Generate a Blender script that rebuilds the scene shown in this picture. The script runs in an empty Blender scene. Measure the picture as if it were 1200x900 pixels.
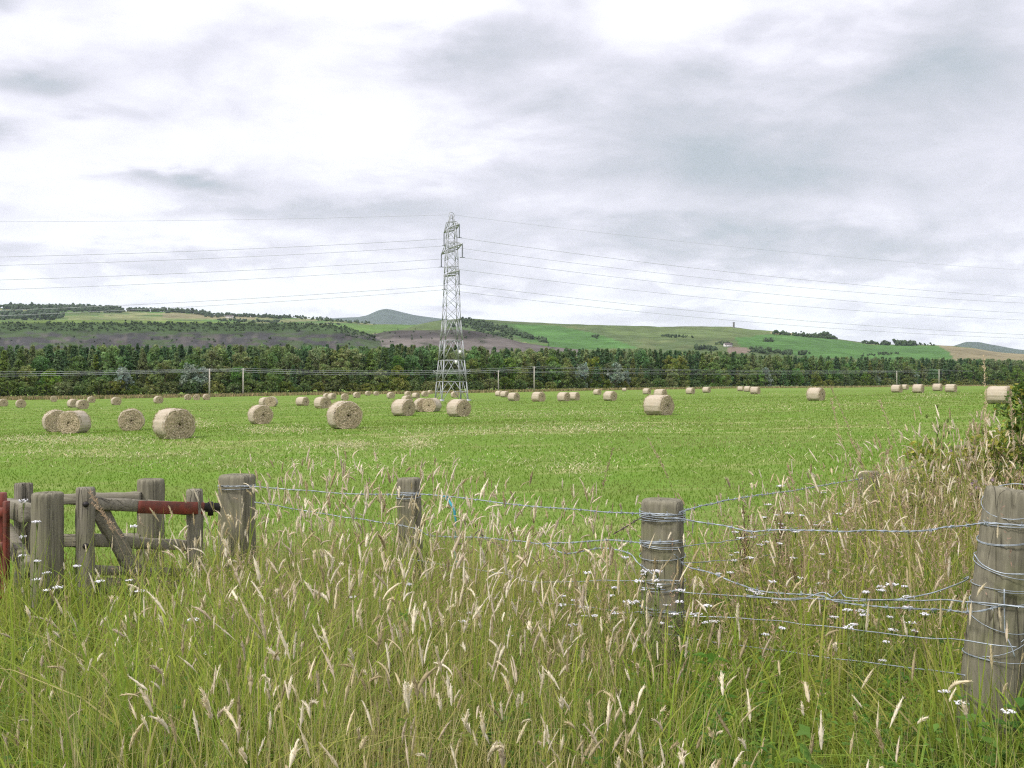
import bpy, math, numpy as np
from mathutils import Vector, Matrix
RG = np.random.default_rng(11)
F, CX, HY, EYE = 1166.7, 600.0, 459.0, 1.8
scene = bpy.context.scene
COL = scene.collection
PI = math.pi

# ------------------------------------------------------------------ helpers
def sstep(a, b, x):
    t = np.clip((np.asarray(x, float) - a) / (b - a), 0, 1)
    return t * t * (3 - 2 * t)

_tab = np.random.default_rng(5).random(65536)
def vnoise(x, y, s=0):
    x = np.asarray(x, float); y = np.asarray(y, float)
    xi = np.floor(x).astype(np.int64); yi = np.floor(y).astype(np.int64)
    fx = x - xi; fy = y - yi
    fx = fx * fx * (3 - 2 * fx); fy = fy * fy * (3 - 2 * fy)
    def h(a, b):
        return _tab[(a * 73856093 ^ b * 19349663 ^ (s * 83492791 + 17)) & 65535]
    return (h(xi, yi) * (1 - fx) + h(xi + 1, yi) * fx) * (1 - fy) + (h(xi, yi + 1) * (1 - fx) + h(xi + 1, yi + 1) * fx) * fy
def fbm(x, y, s=0, o=4):
    r = 0; a = 0.5; t = 0
    for k in range(o):
        r = r + a * vnoise(x * 2 ** k, y * 2 ** k, s + k); t += a; a *= 0.5
    return r / t

def ground(x, y):
    x = np.asarray(x, float); y = np.asarray(y, float)
    yy = np.clip(y, -80, 700)
    z = -0.3 + 0.0065 * yy + np.clip(x, -600, 600) / (25 + 0.26 * np.maximum(yy, 0))
    z = z + 0.58 * (1 - sstep(5.0, 11.0, y - 0.25 * np.clip(x, 0, 6)))
    z = z + 0.36 * np.exp(-((y - 42) / 14) ** 2) * sstep(14, -2, x)
    z = z + 0.05 * (vnoise(x * 0.3, y * 0.3, 3) - 0.5) + 0.3 * (vnoise(x * 0.02, y * 0.02, 4) - 0.5) * sstep(15, 80, y)
    return z

def P(px, py, D):
    return Vector(((px - CX) / F * D, D, EYE - (py - HY) / F * D))
def X(px, D): return (px - CX) / F * D

def np_mesh(name, V, faces, mats=(), col=None, mat_ids=None, smooth=False):
    V = np.ascontiguousarray(V, np.float32)
    me = bpy.data.meshes.new(name)
    me.vertices.add(len(V)); me.vertices.foreach_set('co', V.ravel())
    faces = [np.asarray(f, np.int32) for f in faces if len(f)]
    loops = np.concatenate([f.ravel() for f in faces])
    tot = np.concatenate([np.full(len(f), f.shape[1], np.int32) for f in faces])
    me.loops.add(len(loops)); me.loops.foreach_set('vertex_index', loops)
    st = np.zeros(len(tot), np.int32); st[1:] = np.cumsum(tot)[:-1]
    me.polygons.add(len(tot)); me.polygons.foreach_set('loop_start', st)
    if mat_ids is not None: me.polygons.foreach_set('material_index', np.asarray(mat_ids, np.int32))
    if smooth: me.polygons.foreach_set('use_smooth', np.ones(len(tot), bool))
    me.update(calc_edges=True)
    if col is not None:
        a = me.attributes.new('Col', 'FLOAT_COLOR', 'POINT')
        c = np.ones((len(V), 4), np.float32); c[:, :3] = col
        a.data.foreach_set('color', c.ravel())
    for m in mats: me.materials.append(m)
    return me

class MB:
    """collects pieces into one mesh"""
    def __init__(s): s.V = []; s.F3 = []; s.F4 = []; s.n = 0; s.C = []
    def add(s, V, F, col=None):
        V = np.asarray(V, float)
        for f in F:
            f = np.asarray(f)
            if not len(f): continue
            (s.F3 if f.shape[1] == 3 else s.F4).append(f + s.n)
        s.V.append(V); s.n += len(V)
        if col is not None: s.C.append(np.broadcast_to(np.asarray(col, float), (len(V), 3)))
    def mesh(s, name, mats, smooth=False):
        fs = []
        if s.F4: fs.append(np.concatenate(s.F4))
        if s.F3: fs.append(np.concatenate(s.F3))
        return np_mesh(name, np.concatenate(s.V), fs, mats, np.concatenate(s.C) if s.C else None, None, smooth)

def link(name, me, parent=None, loc=None, rot=None):
    o = bpy.data.objects.new(name, me); COL.objects.link(o)
    if parent is not None: o.parent = parent
    if loc is not None: o.location = loc
    if rot is not None: o.rotation_euler = rot
    return o
def tag(o, label=None, cat=None, group=None, kind=None):
    if label: o['label'] = label
    if cat: o['category'] = cat
    if group: o['group'] = group
    if kind: o['kind'] = kind
    return o
def thing(name, loc=(0, 0, 0), rz=0, **k):
    o = bpy.data.objects.new(name, None); COL.objects.link(o); o.empty_display_size = 0.1
    o.location = loc; o.rotation_euler = (0, 0, rz)
    return tag(o, **k)
def dup(root, loc, rz=0, sc=1.0, label=None, group=None):
    r = root.copy(); COL.objects.link(r); r.location = loc; r.rotation_euler = (0, 0, rz)
    r.scale = (sc, sc, sc) if not hasattr(sc, '__len__') else sc
    if label: r['label'] = label
    if group: r['group'] = group
    for ch in list(root.children):
        c = ch.copy(); COL.objects.link(c); c.parent = r
        for g in list(ch.children):
            d = g.copy(); COL.objects.link(d); d.parent = c
    return r

def tube(pts, r, sides=5, cap=True):
    p = np.asarray(pts, float); n = len(p)
    r = np.broadcast_to(np.asarray(r, float), (n,))
    t = np.gradient(p, axis=0); t /= np.linalg.norm(t, axis=1)[:, None] + 1e-12
    ref = np.array([0, 0, 1.0]) if abs(t[:, 2]).mean() < 0.8 else np.array([1.0, 0, 0])
    u = np.cross(t, ref); u /= np.linalg.norm(u, axis=1)[:, None] + 1e-12
    v = np.cross(t, u)
    a = np.arange(sides) * 2 * PI / sides
    V = p[:, None, :] + r[:, None, None] * (np.cos(a)[None, :, None] * u[:, None, :] + np.sin(a)[None, :, None] * v[:, None, :])
    V = V.reshape(-1, 3)
    i = np.arange(n - 1)[:, None] * sides; j = np.arange(sides)[None, :]; j2 = (j + 1) % sides
    Q = np.stack([i + j, i + j2, i + sides + j2, i + sides + j], -1).reshape(-1, 4)
    Fs = [Q]
    if cap:
        V = np.vstack([V, p[0], p[-1]]); k = n * sides
        jj = np.arange(sides); jn = (jj + 1) % sides
        Fs.append(np.stack([np.full(sides, k), jn, jj], -1))
        Fs.append(np.stack([np.full(sides, k + 1), (n - 1) * sides + jj, (n - 1) * sides + jn], -1))
    return V, Fs

def beam(p, q, h, t, bev=0.006, up=(0, 0, 1), n=10, rough=0.0025):
    """a sawn timber from p to q: h tall (along up), t thick, chamfered, slightly irregular"""
    p = np.array(p, float); q = np.array(q, float)
    d = q - p; L = np.linalg.norm(d); d /= L
    s = np.cross(d, np.array(up, float)); s /= np.linalg.norm(s); u = np.cross(s, d)
    b = bev
    prof = [(-t/2+b, -h/2), (t/2-b, -h/2), (t/2, -h/2+b), (t/2, h/2-b), (t/2-b, h/2), (-t/2+b, h/2), (-t/2, h/2-b), (-t/2, -h/2+b)]
    ks = np.concatenate([[0, b / L], np.linspace(0.05, 0.95, n), [1 - b / L, 1]])
    V = []
    for i, k in enumerate(ks):
        sc = 1 - (0.12 if i in (0, len(ks) - 1) else 0)
        for (a, c) in prof:
            V.append(p + d * L * k + s * (a * sc + RG.normal(0, rough)) + u * (c * sc + RG.normal(0, rough)))
    V = np.array(V); m = 8; nn = len(ks)
    i = np.arange(nn - 1)[:, None] * m; j = np.arange(m)[None, :]; j2 = (j + 1) % m
    Q = np.stack([i + j, i + j2, i + m + j2, i + m + j], -1).reshape(-1, 4)
    V = np.vstack([V, V[:m].mean(0), V[-m:].mean(0)]); k = nn * m; jj = np.arange(m); jn = (jj + 1) % m
    return V, [Q, np.stack([np.full(m, k), jn, jj], -1), np.stack([np.full(m, k + 1), (nn - 1) * m + jj, (nn - 1) * m + jn], -1)]

def box(c, d, rot=0.0):
    c = np.array(c, float); d = np.array(d, float) / 2
    V = np.array([[x, y, z] for x in (-1, 1) for y in (-1, 1) for z in (-1, 1)], float) * d
    cs, sn = math.cos(rot), math.sin(rot)
    V = np.stack([V[:, 0] * cs - V[:, 1] * sn, V[:, 0] * sn + V[:, 1] * cs, V[:, 2]], -1) + c
    return V, [np.array([[0, 1, 3, 2], [4, 6, 7, 5], [0, 4, 5, 1], [2, 3, 7, 6], [0, 2, 6, 4], [1, 5, 7, 3]])]

# ------------------------------------------------------------------ node helpers
class NT:
    def __init__(s, tree): s.t = tree; tree.nodes.clear()
    def n(s, typ, ins=None, **props):
        nd = s.t.nodes.new('ShaderNode' + typ)
        for k, v in props.items(): setattr(nd, k, v)
        for k, v in (ins or {}).items():
            if isinstance(v, bpy.types.NodeSocket): s.t.links.new(v, nd.inputs[k])
            else: nd.inputs[k].default_value = v
        return nd
    def m(s, op, a, b=0.0, c=None, clamp=False):
        d = {0: a, 1: b}
        if c is not None: d[2] = c
        return s.n('Math', d, operation=op, use_clamp=clamp).outputs[0]
    def mix(s, f, a, b, mode='MIX'):
        nd = s.n('Mix', None, data_type='RGBA', blend_type=mode)
        for i, v in ((0, f), (6, a), (7, b)):
            if isinstance(v, bpy.types.NodeSocket): s.t.links.new(v, nd.inputs[i])
            else: nd.inputs[i].default_value = v if i == 0 else (*v, 1)[:4]
        return nd.outputs[2]
    def ramp(s, f, stops):
        nd = s.n('ValToRGB', {0: f}); e = nd.color_ramp.elements
        while len(e) < len(stops): e.new(0.5)
        for el, (p, c) in zip(e, stops):
            el.position = p; el.color = (*c, 1) if hasattr(c, '__len__') else (c, c, c, 1)
        return nd.outputs[0]
    def noise(s, vec, scale, detail=3, rough=0.55, dist=0.0):
        return s.n('TexNoise', {'Vector': vec, 'Scale': scale, 'Detail': detail, 'Roughness': rough, 'Distortion': dist}).outputs[0]
    def mapv(s, vec, sc): return s.n('Mapping', {'Vector': vec, 'Scale': sc}).outputs[0]

def new_mat(name):
    m = bpy.data.materials.new(name); m.use_nodes = True
    return m, NT(m.node_tree)
def finish(t, col, rough=0.8, spec=0.2, bump=None, bs=0.3, bd=0.01, transl=0.0, metal=0.0):
    ins = {'Base Color': col, 'Roughness': rough, 'Specular IOR Level': spec, 'Metallic': metal}
    if bump is not None:
        ins['Normal'] = t.n('Bump', {'Height': bump, 'Strength': bs, 'Distance': bd}).outputs[0]
    b = t.n('BsdfPrincipled', ins).outputs[0]
    if transl:
        tr = t.n('BsdfTranslucent', {'Color': col}).outputs[0]
        b = t.n('MixShader', {0: transl, 1: b, 2: tr}).outputs[0]
    t.n('OutputMaterial', {'Surface': b})

def mat_leaf(name, transl=0.3, rnd=0.25, rough=0.55, spec=0.2):
    m, t = new_mat(name)
    c = t.n('Attribute', attribute_name='Col').outputs[0]
    if rnd:
        r = t.n('ObjectInfo').outputs['Random']
        hs = t.n('HueSaturation', {'Color': c, 'Hue': t.m('MULTIPLY_ADD', r, 0.025, 0.492), 'Saturation': t.m('MULTIPLY_ADD', r, -0.3, 1.1),
                                   'Value': t.m('MULTIPLY_ADD', t.m('FRACT', t.m('MULTIPLY', r, 7.31)), rnd * 2, 1.42 - rnd)})
        c = hs.outputs[0]
    finish(t, c, rough, spec, transl=transl)
    return m

def mat_wood(name, base, dark, lich, sc=1.0, lichen=0.45, along='z'):
    m, t = new_mat(name)
    o = t.n('TexCoord').outputs['Object']
    if along == 'x': o = t.n('Mapping', {'Vector': o, 'Rotation': (0, PI / 2, 0)}).outputs[0]
    g1 = t.noise(t.mapv(o, (75 * sc, 75 * sc, 3.5)), 1.0, 6, 0.7)
    g2 = t.noise(t.mapv(o, (22 * sc, 22 * sc, 0.9)), 1.0, 3, 0.6, 0.6)
    big = t.noise(o, 6.0, 4)
    crack = t.ramp(t.n('TexVoronoi', {'Vector': t.mapv(o, (20 * sc, 20 * sc, 0.35)), 'Scale': 1.0}, feature='DISTANCE_TO_EDGE').outputs[0], [(0.0, 0.0), (0.028, 1.0)])
    crack = t.m('MAXIMUM', crack, t.ramp(t.noise(o, 5.0, 3), [(0.42, 0.0), (0.55, 1.0)]))
    c = t.mix(t.ramp(g1, [(0.3, 0.0), (0.7, 1.0)]), dark, base)
    c = t.mix(t.ramp(g2, [(0.42, 0.0), (0.62, 0.4)]), c, tuple(x * 0.55 for x in base))
    c = t.mix(t.ramp(big, [(0.5, 0.0), (0.68, lichen)]), c, lich)
    c = t.mix(t.m('MULTIPLY', t.m('SUBTRACT', 1.0, crack), 0.75), c, (0.03, 0.026, 0.02))
    h = t.m('ADD', t.m('MULTIPLY', g1, 0.5), t.m('MULTIPLY', crack, 0.7))
    finish(t, c, 0.88, 0.15, h, 0.7, 0.006)
    return m

def mat_plain(name, col, rough=0.6, spec=0.3, metal=0.0, var=0.25, scale=8.0, col2=None, bs=0.2):
    m, t = new_mat(name)
    o = t.n('TexCoord').outputs['Object']
    n = t.noise(o, scale, 5, 0.6)
    c2 = col2 or tuple(x * (1 - var * 2) for x in col)
    c = t.mix(t.ramp(n, [(0.35, 0.0), (0.68, 1.0)]), c2, col)
    finish(t, c, rough, spec, n, bs, 0.004, metal=metal)
    return m

# ------------------------------------------------------------------ materials
def make_ground_mat():
    m, t = new_mat('field_ground')
    pos = t.n('NewGeometry').outputs['Position']
    sep = t.n('SeparateXYZ', {0: pos}); x, y = sep.outputs[0], sep.outputs[1]
    fine = t.noise(t.mapv(pos, (9, 5, 0)), 1.0, 6, 0.7)
    mid = t.noise(t.mapv(pos, (0.55, 0.3, 0)), 1.0, 4, 0.6)
    big = t.noise(t.mapv(pos, (0.03, 0.045, 0)), 1.0, 3)
    g = t.ramp(fine, [(0.28, (0.082, 0.148, 0.018)), (0.5, (0.118, 0.210, 0.022)), (0.72, (0.160, 0.240, 0.038))])
    g = t.mix(t.ramp(mid, [(0.35, 0.0), (0.7, 0.6)]), g, (0.155, 0.172, 0.046))
    g = t.mix(t.ramp(big, [(0.4, 0.0), (0.65, 0.5)]), g, (0.102, 0.174, 0.024))
    # straw left in swaths, running across the field
    rows = t.noise(t.mapv(pos, (0.018, 0.20, 0)), 1.0, 3, 0.5, 0.3)
    patch = t.noise(t.mapv(pos, (0.33, 0.55, 0)), 1.0, 5, 0.72)
    sm = t.m('MULTIPLY', t.ramp(rows, [(0.50, 0.0), (0.62, 1.0)]), t.ramp(patch, [(0.48, 0.0), (0.62, 1.0)]))
    straw = t.ramp(fine, [(0.3, (0.30, 0.27, 0.11)), (0.7, (0.50, 0.44, 0.24))])
    c = t.mix(t.m('MULTIPLY', sm, 0.48), g, straw)
    # rough uncut verge by the fence
    near = t.ramp(t.m('MULTIPLY', y, 0.05), [(0.27, 1.0), (0.42, 0.0)])
    verge = t.ramp(t.noise(pos, 7.0, 5), [(0.3, (0.05, 0.075, 0.02)), (0.7, (0.15, 0.15, 0.06))])
    c = t.mix(near, c, verge)
    finish(t, c, 0.9, 0.1, t.m('ADD', fine, t.m('MULTIPLY', mid, 1.5)), 0.6, 0.08)
    return m

M = {}
M['ground'] = make_ground_mat()
M['grass'] = mat_leaf('grass_blade', 0.5, 0.0, 0.55, 0.1)
M['dry'] = mat_leaf('dry_grass', 0.25, 0.0, 0.8, 0.1)
M['leaf'] = mat_leaf('tree_leaf', 0.45, 0.2)
M['hill'] = None
M['wood'] = mat_wood('weathered_post', (0.265, 0.245, 0.180), (0.105, 0.096, 0.068), (0.165, 0.172, 0.075))
M['wood2'] = mat_wood('weathered_plank', (0.285, 0.26, 0.205), (0.12, 0.108, 0.08), (0.185, 0.188, 0.09), 1.0, 0.3)
M['wood2h'] = mat_wood('weathered_rail', (0.285, 0.26, 0.205), (0.12, 0.108, 0.08), (0.185, 0.188, 0.09), 1.0, 0.3, 'x')
M['wire'] = mat_plain('galvanised_wire', (0.43, 0.48, 0.53), 0.45, 0.5, 0.35, 0.25, 30)
M['rustwire'] = mat_plain('rusty_wire', (0.24, 0.19, 0.17), 0.7, 0.3, 0.2, 0.25, 30)
M['red'] = mat_plain('red_oxide_paint', (0.22, 0.045, 0.028), 0.55, 0.35, 0, 0.2, 18, (0.10, 0.035, 0.022), 0.3)
M['iron'] = mat_plain('black_iron', (0.035, 0.03, 0.03), 0.5, 0.4, 0.4)
M['twine'] = mat_plain('blue_twine', (0.06, 0.34, 0.42), 0.7, 0.2)
M['steel'] = mat_plain('pylon_steel', (0.40, 0.41, 0.42), 0.5, 0.4, 0.3, 0.12, 1.5)
M['cable'] = mat_plain('cable', (0.55, 0.56, 0.58), 0.5, 0.4, 0.4)
M['glassy'] = mat_plain('insulator_glass', (0.22, 0.24, 0.25), 0.25, 0.5)
M['sign'] = mat_plain('white_plate', (0.8, 0.8, 0.78), 0.5, 0.3, 0, 0.05)
M['bark'] = mat_plain('bark', (0.13, 0.10, 0.07), 0.9, 0.1, 0, 0.3, 5)
M['polewood'] = mat_plain('pole_wood', (0.50, 0.46, 0.40), 0.85, 0.1, 0, 0.15, 3)
M['petal'] = mat_plain('white_petal', (0.80, 0.78, 0.80), 0.7, 0.2, 0, 0.06)
M['stone'] = mat_plain('dark_stone', (0.16, 0.15, 0.14), 0.9, 0.1)
M['render'] = mat_plain('white_render', (0.62, 0.60, 0.56), 0.9, 0.1, 0, 0.08)
M['roof'] = mat_plain('slate_roof', (0.15, 0.12, 0.12), 0.8, 0.2)
M['pane'] = mat_plain('window_pane', (0.05, 0.06, 0.07), 0.2, 0.5)

def make_hill_mat():
    m, t = new_mat('hillside')
    pos = t.n('NewGeometry').outputs['Position']
    c = t.n('Attribute', attribute_name='Col').outputs[0]
    n = t.noise(pos, 0.03, 6, 0.65); n2 = t.noise(pos, 0.006, 4, 0.6)
    c = t.mix(1.0, c, t.ramp(n, [(0.3, (0.62, 0.62, 0.62)), (0.7, (1.3, 1.3, 1.3))]), 'MULTIPLY')
    c = t.mix(1.0, c, t.ramp(n2, [(0.35, (0.8, 0.8, 0.8)), (0.65, (1.15, 1.15, 1.15))]), 'MULTIPLY')
    finish(t, c, 0.95, 0.05, n, 0.5, 4.0)
    return m
M['hill'] = make_hill_mat()

def make_bale_mats():
    m, t = new_mat('bale_end_straw')
    o = t.n('TexCoord').outputs['Object']
    rn = t.n('ObjectInfo').outputs['Random']
    d = t.n('TexNoise', {'Vector': o, 'Scale': 3.0, 'Detail': 3}).outputs[1]
    ov = t.n('VectorMath', {0: o, 1: t.n('VectorMath', {0: d, 'Scale': 0.10}, operation='SCALE').outputs[0]}, operation='ADD').outputs[0]
    s = t.n('SeparateXYZ', {0: ov}); x = t.m('SUBTRACT', s.outputs[0], 0.05); z = t.m('SUBTRACT', s.outputs[2], 0.05)
    r = t.m('SQRT', t.m('ADD', t.m('MULTIPLY', x, x), t.m('MULTIPLY', z, z)))
    th = t.m('MULTIPLY', t.m('ARCTAN2', z, x), 1 / (2 * PI))
    sp = t.m('FRACT', t.m('ADD', t.m('MULTIPLY', r, 10.0), th))
    # straws follow the spiral: noise in (angle, radius) space
    pol = t.n('CombineXYZ', {0: t.m('MULTIPLY', th, 22.0), 1: t.m('MULTIPLY', r, 70.0), 2: rn}).outputs[0]
    fib = t.noise(pol, 1.0, 5, 0.7)
    lump = t.noise(o, 9.0, 5, 0.7)
    c = t.ramp(fib, [(0.3, (0.33, 0.255, 0.155)), (0.5, (0.53, 0.44, 0.295)), (0.72, (0.70, 0.605, 0.45))])
    c = t.mix(t.ramp(sp, [(0.0, 0.55), (0.25, 0.0), (0.85, 0.0), (1.0, 0.45)]), c, (0.27, 0.195, 0.11))
    c = t.mix(t.ramp(lump, [(0.5, 0.0), (0.7, 0.35)]), c, (0.36, 0.275, 0.165))
    c = t.mix(t.ramp(t.m('MULTIPLY', r, 1.0), [(0.0, 0.9), (0.06, 0.0)]), c, (0.10, 0.075, 0.04))
    finish(t, c, 0.9, 0.1, t.m('ADD', fib, t.m('ADD', lump, t.m('MULTIPLY', sp, 0.6))), 0.9, 0.05)
    m2, t = new_mat('bale_net_wrap')
    o = t.n('TexCoord').outputs['Object']
    s = t.n('SeparateXYZ', {0: o})
    th = t.m('ARCTAN2', s.outputs[2], s.outputs[0])
    pol = t.n('CombineXYZ', {0: t.m('MULTIPLY', th, 5.0), 1: t.m('MULTIPLY', s.outputs[1], 55.0), 2: 0.0}).outputs[0]
    st = t.noise(pol, 1.0, 5, 0.7); lump = t.noise(o, 4.0, 4, 0.6)
    c = t.ramp(st, [(0.3, (0.29, 0.24, 0.165)), (0.5, (0.42, 0.36, 0.275)), (0.7, (0.54, 0.485, 0.41))])
    c = t.mix(t.ramp(lump, [(0.42, 0.0), (0.7, 0.6)]), c, (0.40, 0.33, 0.23))
    finish(t, c, 0.75, 0.2, t.m('ADD', st, lump), 0.6, 0.03)
    return m, m2
M['bale_end'], M['bale_wrap'] = make_bale_mats()

# ------------------------------------------------------------------ camera, light, sky
cam = bpy.data.cameras.new('camera'); co = bpy.data.objects.new('camera', cam); COL.objects.link(co)
co.location = (0, 0, EYE); co.rotation_euler = (PI / 2 + math.atan((HY - 450) / F), 0, 0)
cam.lens = 35; cam.sensor_width = 36; cam.clip_start = 0.05; cam.clip_end = 60000
scene.camera = co

SUNV = Vector((-0.55, -0.50, 0.85)).normalized()
sl = bpy.data.lights.new('sun', 'SUN'); so = bpy.data.objects.new('sun', sl); COL.objects.link(so)
sl.energy = 1.5; sl.angle = math.radians(10); sl.color = (1.0, 0.955, 0.88)
so.rotation_euler = SUNV.to_track_quat('Z', 'Y').to_euler(); so.location = (-40, -40, 80)

def make_world():
    w = bpy.data.worlds.new('World'); scene.world = w; w.use_nodes = True
    t = NT(w.node_tree)
    d = t.n('TexCoord').outputs['Generated']
    s = t.n('SeparateXYZ', {0: d}); x, y, z = s.outputs
    sky = t.n('TexSky', None, sky_type='NISHITA', sun_disc=False, sun_elevation=math.asin(SUNV.z),
              sun_rotation=math.atan2(SUNV.x, SUNV.y), air_density=1.0, dust_density=1.5)
    ys = t.m('MAXIMUM', y, 0.12)
    u = t.m('DIVIDE', x, ys); v = t.m('DIVIDE', z, ys)
    # cloud-plane coordinates: clouds flatten and shrink towards the horizon
    zz = t.m('ADD', t.m('MAXIMUM', z, 0.0), 0.16)
    pl = t.n('CombineXYZ', {0: t.m('DIVIDE', x, zz), 1: t.m('DIVIDE', y, zz), 2: 0.37}).outputs[0]
    n1 = t.noise(pl, 1.25, 7, 0.55, 0.15)
    n2 = t.noise(t.mapv(pl, (1.0, 1.25, 1)), 3.4, 9, 0.56, 0.25)
    wob = t.m('MULTIPLY', t.m('SUBTRACT', n2, 0.5), 0.16)
    wob2 = t.m('MULTIPLY', t.m('SUBTRACT', n1, 0.5), 0.16)
    uu = t.m('ADD', u, t.m('ADD', wob, wob2)); vv = t.m('ADD', v, t.m('MULTIPLY', t.m('SUBTRACT', wob2, wob), 0.35))
    # the banks of cloud: (px, py, half width, half height, weight) in degrees-like tangent units
    acc = None
    for (px, py, a, b, wt) in [
        (860, 165, 300, 70, .50), (900, 205, 230, 30, .30), (800, 278, 260, 26, .42), (1060, 285, 190, 24, .30), (1130, 60, 150, 80, .55),
        (600, 40, 110, 70, .42), (540, 85, 90, 40, .26), (700, 130, 120, 40, .22), (640, 205, 130, 40, .2),
        (228, 210, 84, 15, .55), (228, 204, 45, 14, .15), (330, 245, 130, 14, .36), (60, 82, 62, 17, .55), (15, 157, 42, 17, .5), (190, 120, 60, 10, .12), (110, 132, 24, 8, .2), (15, 5, 40, 16, .4),
        (255, 45, 70, 30, .16), (480, 250, 120, 30, .26), (560, 320, 420, 40, .10), (1000, 330, 260, 22, .18), (150, 300, 300, 30, .12),
        (760, 20, 90, 26, -.45), (640, 90, 50, 22, -.2), (440, 165, 60, 14, -.25), (300, 130, 220, 50, -.10), (440, 10, 90, 18, -.3), (1040, 345, 130, 9, -.34), (90, 268, 150, 10, -.25), (560, 345, 300, 9, -.2), (250, 352, 260, 12, -.22), (820, 300, 150, 8, .16), (680, 355, 120, 8, -.2), (960, 90, 120, 40, .16)]:
        du = t.m('MULTIPLY', t.m('SUBTRACT', uu, (px - CX) / F), F / a)
        dv = t.m('MULTIPLY', t.m('SUBTRACT', vv, (HY - py) / F), F / b)
        g = t.m('MULTIPLY', t.m('EXPONENT', t.m('MULTIPLY', t.m('ADD', t.m('MULTIPLY', du, du), t.m('MULTIPLY', dv, dv)), -1.0)), wt)
        acc = g if acc is None else t.m('ADD', acc, g)
    front = t.ramp(y, [(0.1, 0.0), (0.4, 1.0)])
    acc = t.m('MULTIPLY', acc, front)
    tex = t.m('ADD', t.m('MULTIPLY', t.m('SUBTRACT', n2, 0.5), 0.85), t.m('MULTIPLY', t.m('SUBTRACT', n1, 0.5), 0.6))
    n4 = t.noise(t.mapv(d, (1.0, 1.0, 2.3)), 7.5, 9, 0.6, 0.35)
    n3 = t.noise(t.mapv(d, (1.0, 1.0, 2.6)), 17.0, 7, 0.58, 0.3)
    band = t.m('MULTIPLY', t.ramp(z, [(0.02, 0.0), (0.05, 1.0)]), t.ramp(z, [(0.10, 1.0), (0.17, 0.0)]))
    puff = t.m('MULTIPLY', t.ramp(n3, [(0.50, 0.0), (0.62, 1.0)]), band)
    tex = t.m('ADD', t.m('MULTIPLY', tex, 0.75), t.m('MULTIPLY', t.m('SUBTRACT', n4, 0.5), 0.95))
    tex = t.m('SUBTRACT', tex, t.m('MULTIPLY', puff, 0.26))
    tex = t.m('ADD', tex, t.m('MULTIPLY', band, 0.07))
    dens = t.m('ADD', t.m('ADD', acc, tex), 0.17)
    cc = t.ramp(dens, [(0.0, (0.95, 0.965, 1.0)), (0.17, (0.875, 0.875, 0.965)), (0.39, (0.715, 0.713, 0.80)), (0.68, (0.555, 0.572, 0.64)), (0.95, (0.435, 0.485, 0.54))])
    zen = t.m('MULTIPLY_ADD', t.ramp(z, [(0.38, 0.0), (0.85, 1.0)]), 0.55, 1.0)   # an overcast sky is brighter overhead
    b1 = t.n('Background', {'Color': sky.outputs[0], 'Strength': 0.10}).outputs[0]
    b2 = t.n('Background', {'Color': cc, 'Strength': t.m('MULTIPLY', zen, CLOUD)}).outputs[0]
    cover = t.ramp(dens, [(0.0, 0.92), (0.3, 1.0)])
    t.n('OutputWorld', {'Surface': t.n('MixShader', {0: cover, 1: b1, 2: b2}).outputs[0]})
CLOUD = 0.51
make_world()
scene.view_settings.view_transform = 'Standard'; scene.view_settings.look = 'None'
scene.view_settings.exposure = 1.2; scene.view_settings.gamma = 1.0; scene.view_settings.use_curve_mapping = False

# ------------------------------------------------------------------ ground sheet
def build_ground():
    ys = np.concatenate([np.linspace(-60, -2, 12), np.linspace(-1.5, 14, 63), np.geomspace(14.4, 700, 110), np.geomspace(740, 14000, 24)])
    us = np.linspace(-1, 1, 161)
    us = np.sign(us) * (0.35 * np.abs(us) + 0.65 * np.abs(us) ** 3)
    Y = np.repeat(ys[:, None], len(us), 1)
    W = 25 + 1.35 * np.maximum(Y, 0)
    Xx = us[None, :] * W
    Z = ground(Xx, Y)
    V = np.stack([Xx, Y, Z], -1).reshape(-1, 3)
    n, m = Y.shape
    i = np.arange(n - 1)[:, None] * m; j = np.arange(m - 1)[None, :]
    Q = np.stack([i + j, i + j + 1, i + m + j + 1, i + m + j], -1).reshape(-1, 4)
    tag(link('ground', np_mesh('ground', V, [Q], [M['ground']], None, None, True)), 'bright green mown hay field with pale straw left in swaths', 'field', kind='structure')
build_ground()

# ------------------------------------------------------------------ hills
def poly_mask(px, py, poly):
    poly = np.array(poly, float); ins = np.zeros(px.shape, bool); j = len(poly) - 1
    for i in range(len(poly)):
        xi, yi = poly[i]; xj, yj = poly[j]
        c = ((yi > py) != (yj > py)) & (px < (xj - xi) * (py - yi) / (yj - yi + 1e-9) + xi)
        ins ^= c; j = i
    return ins

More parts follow.
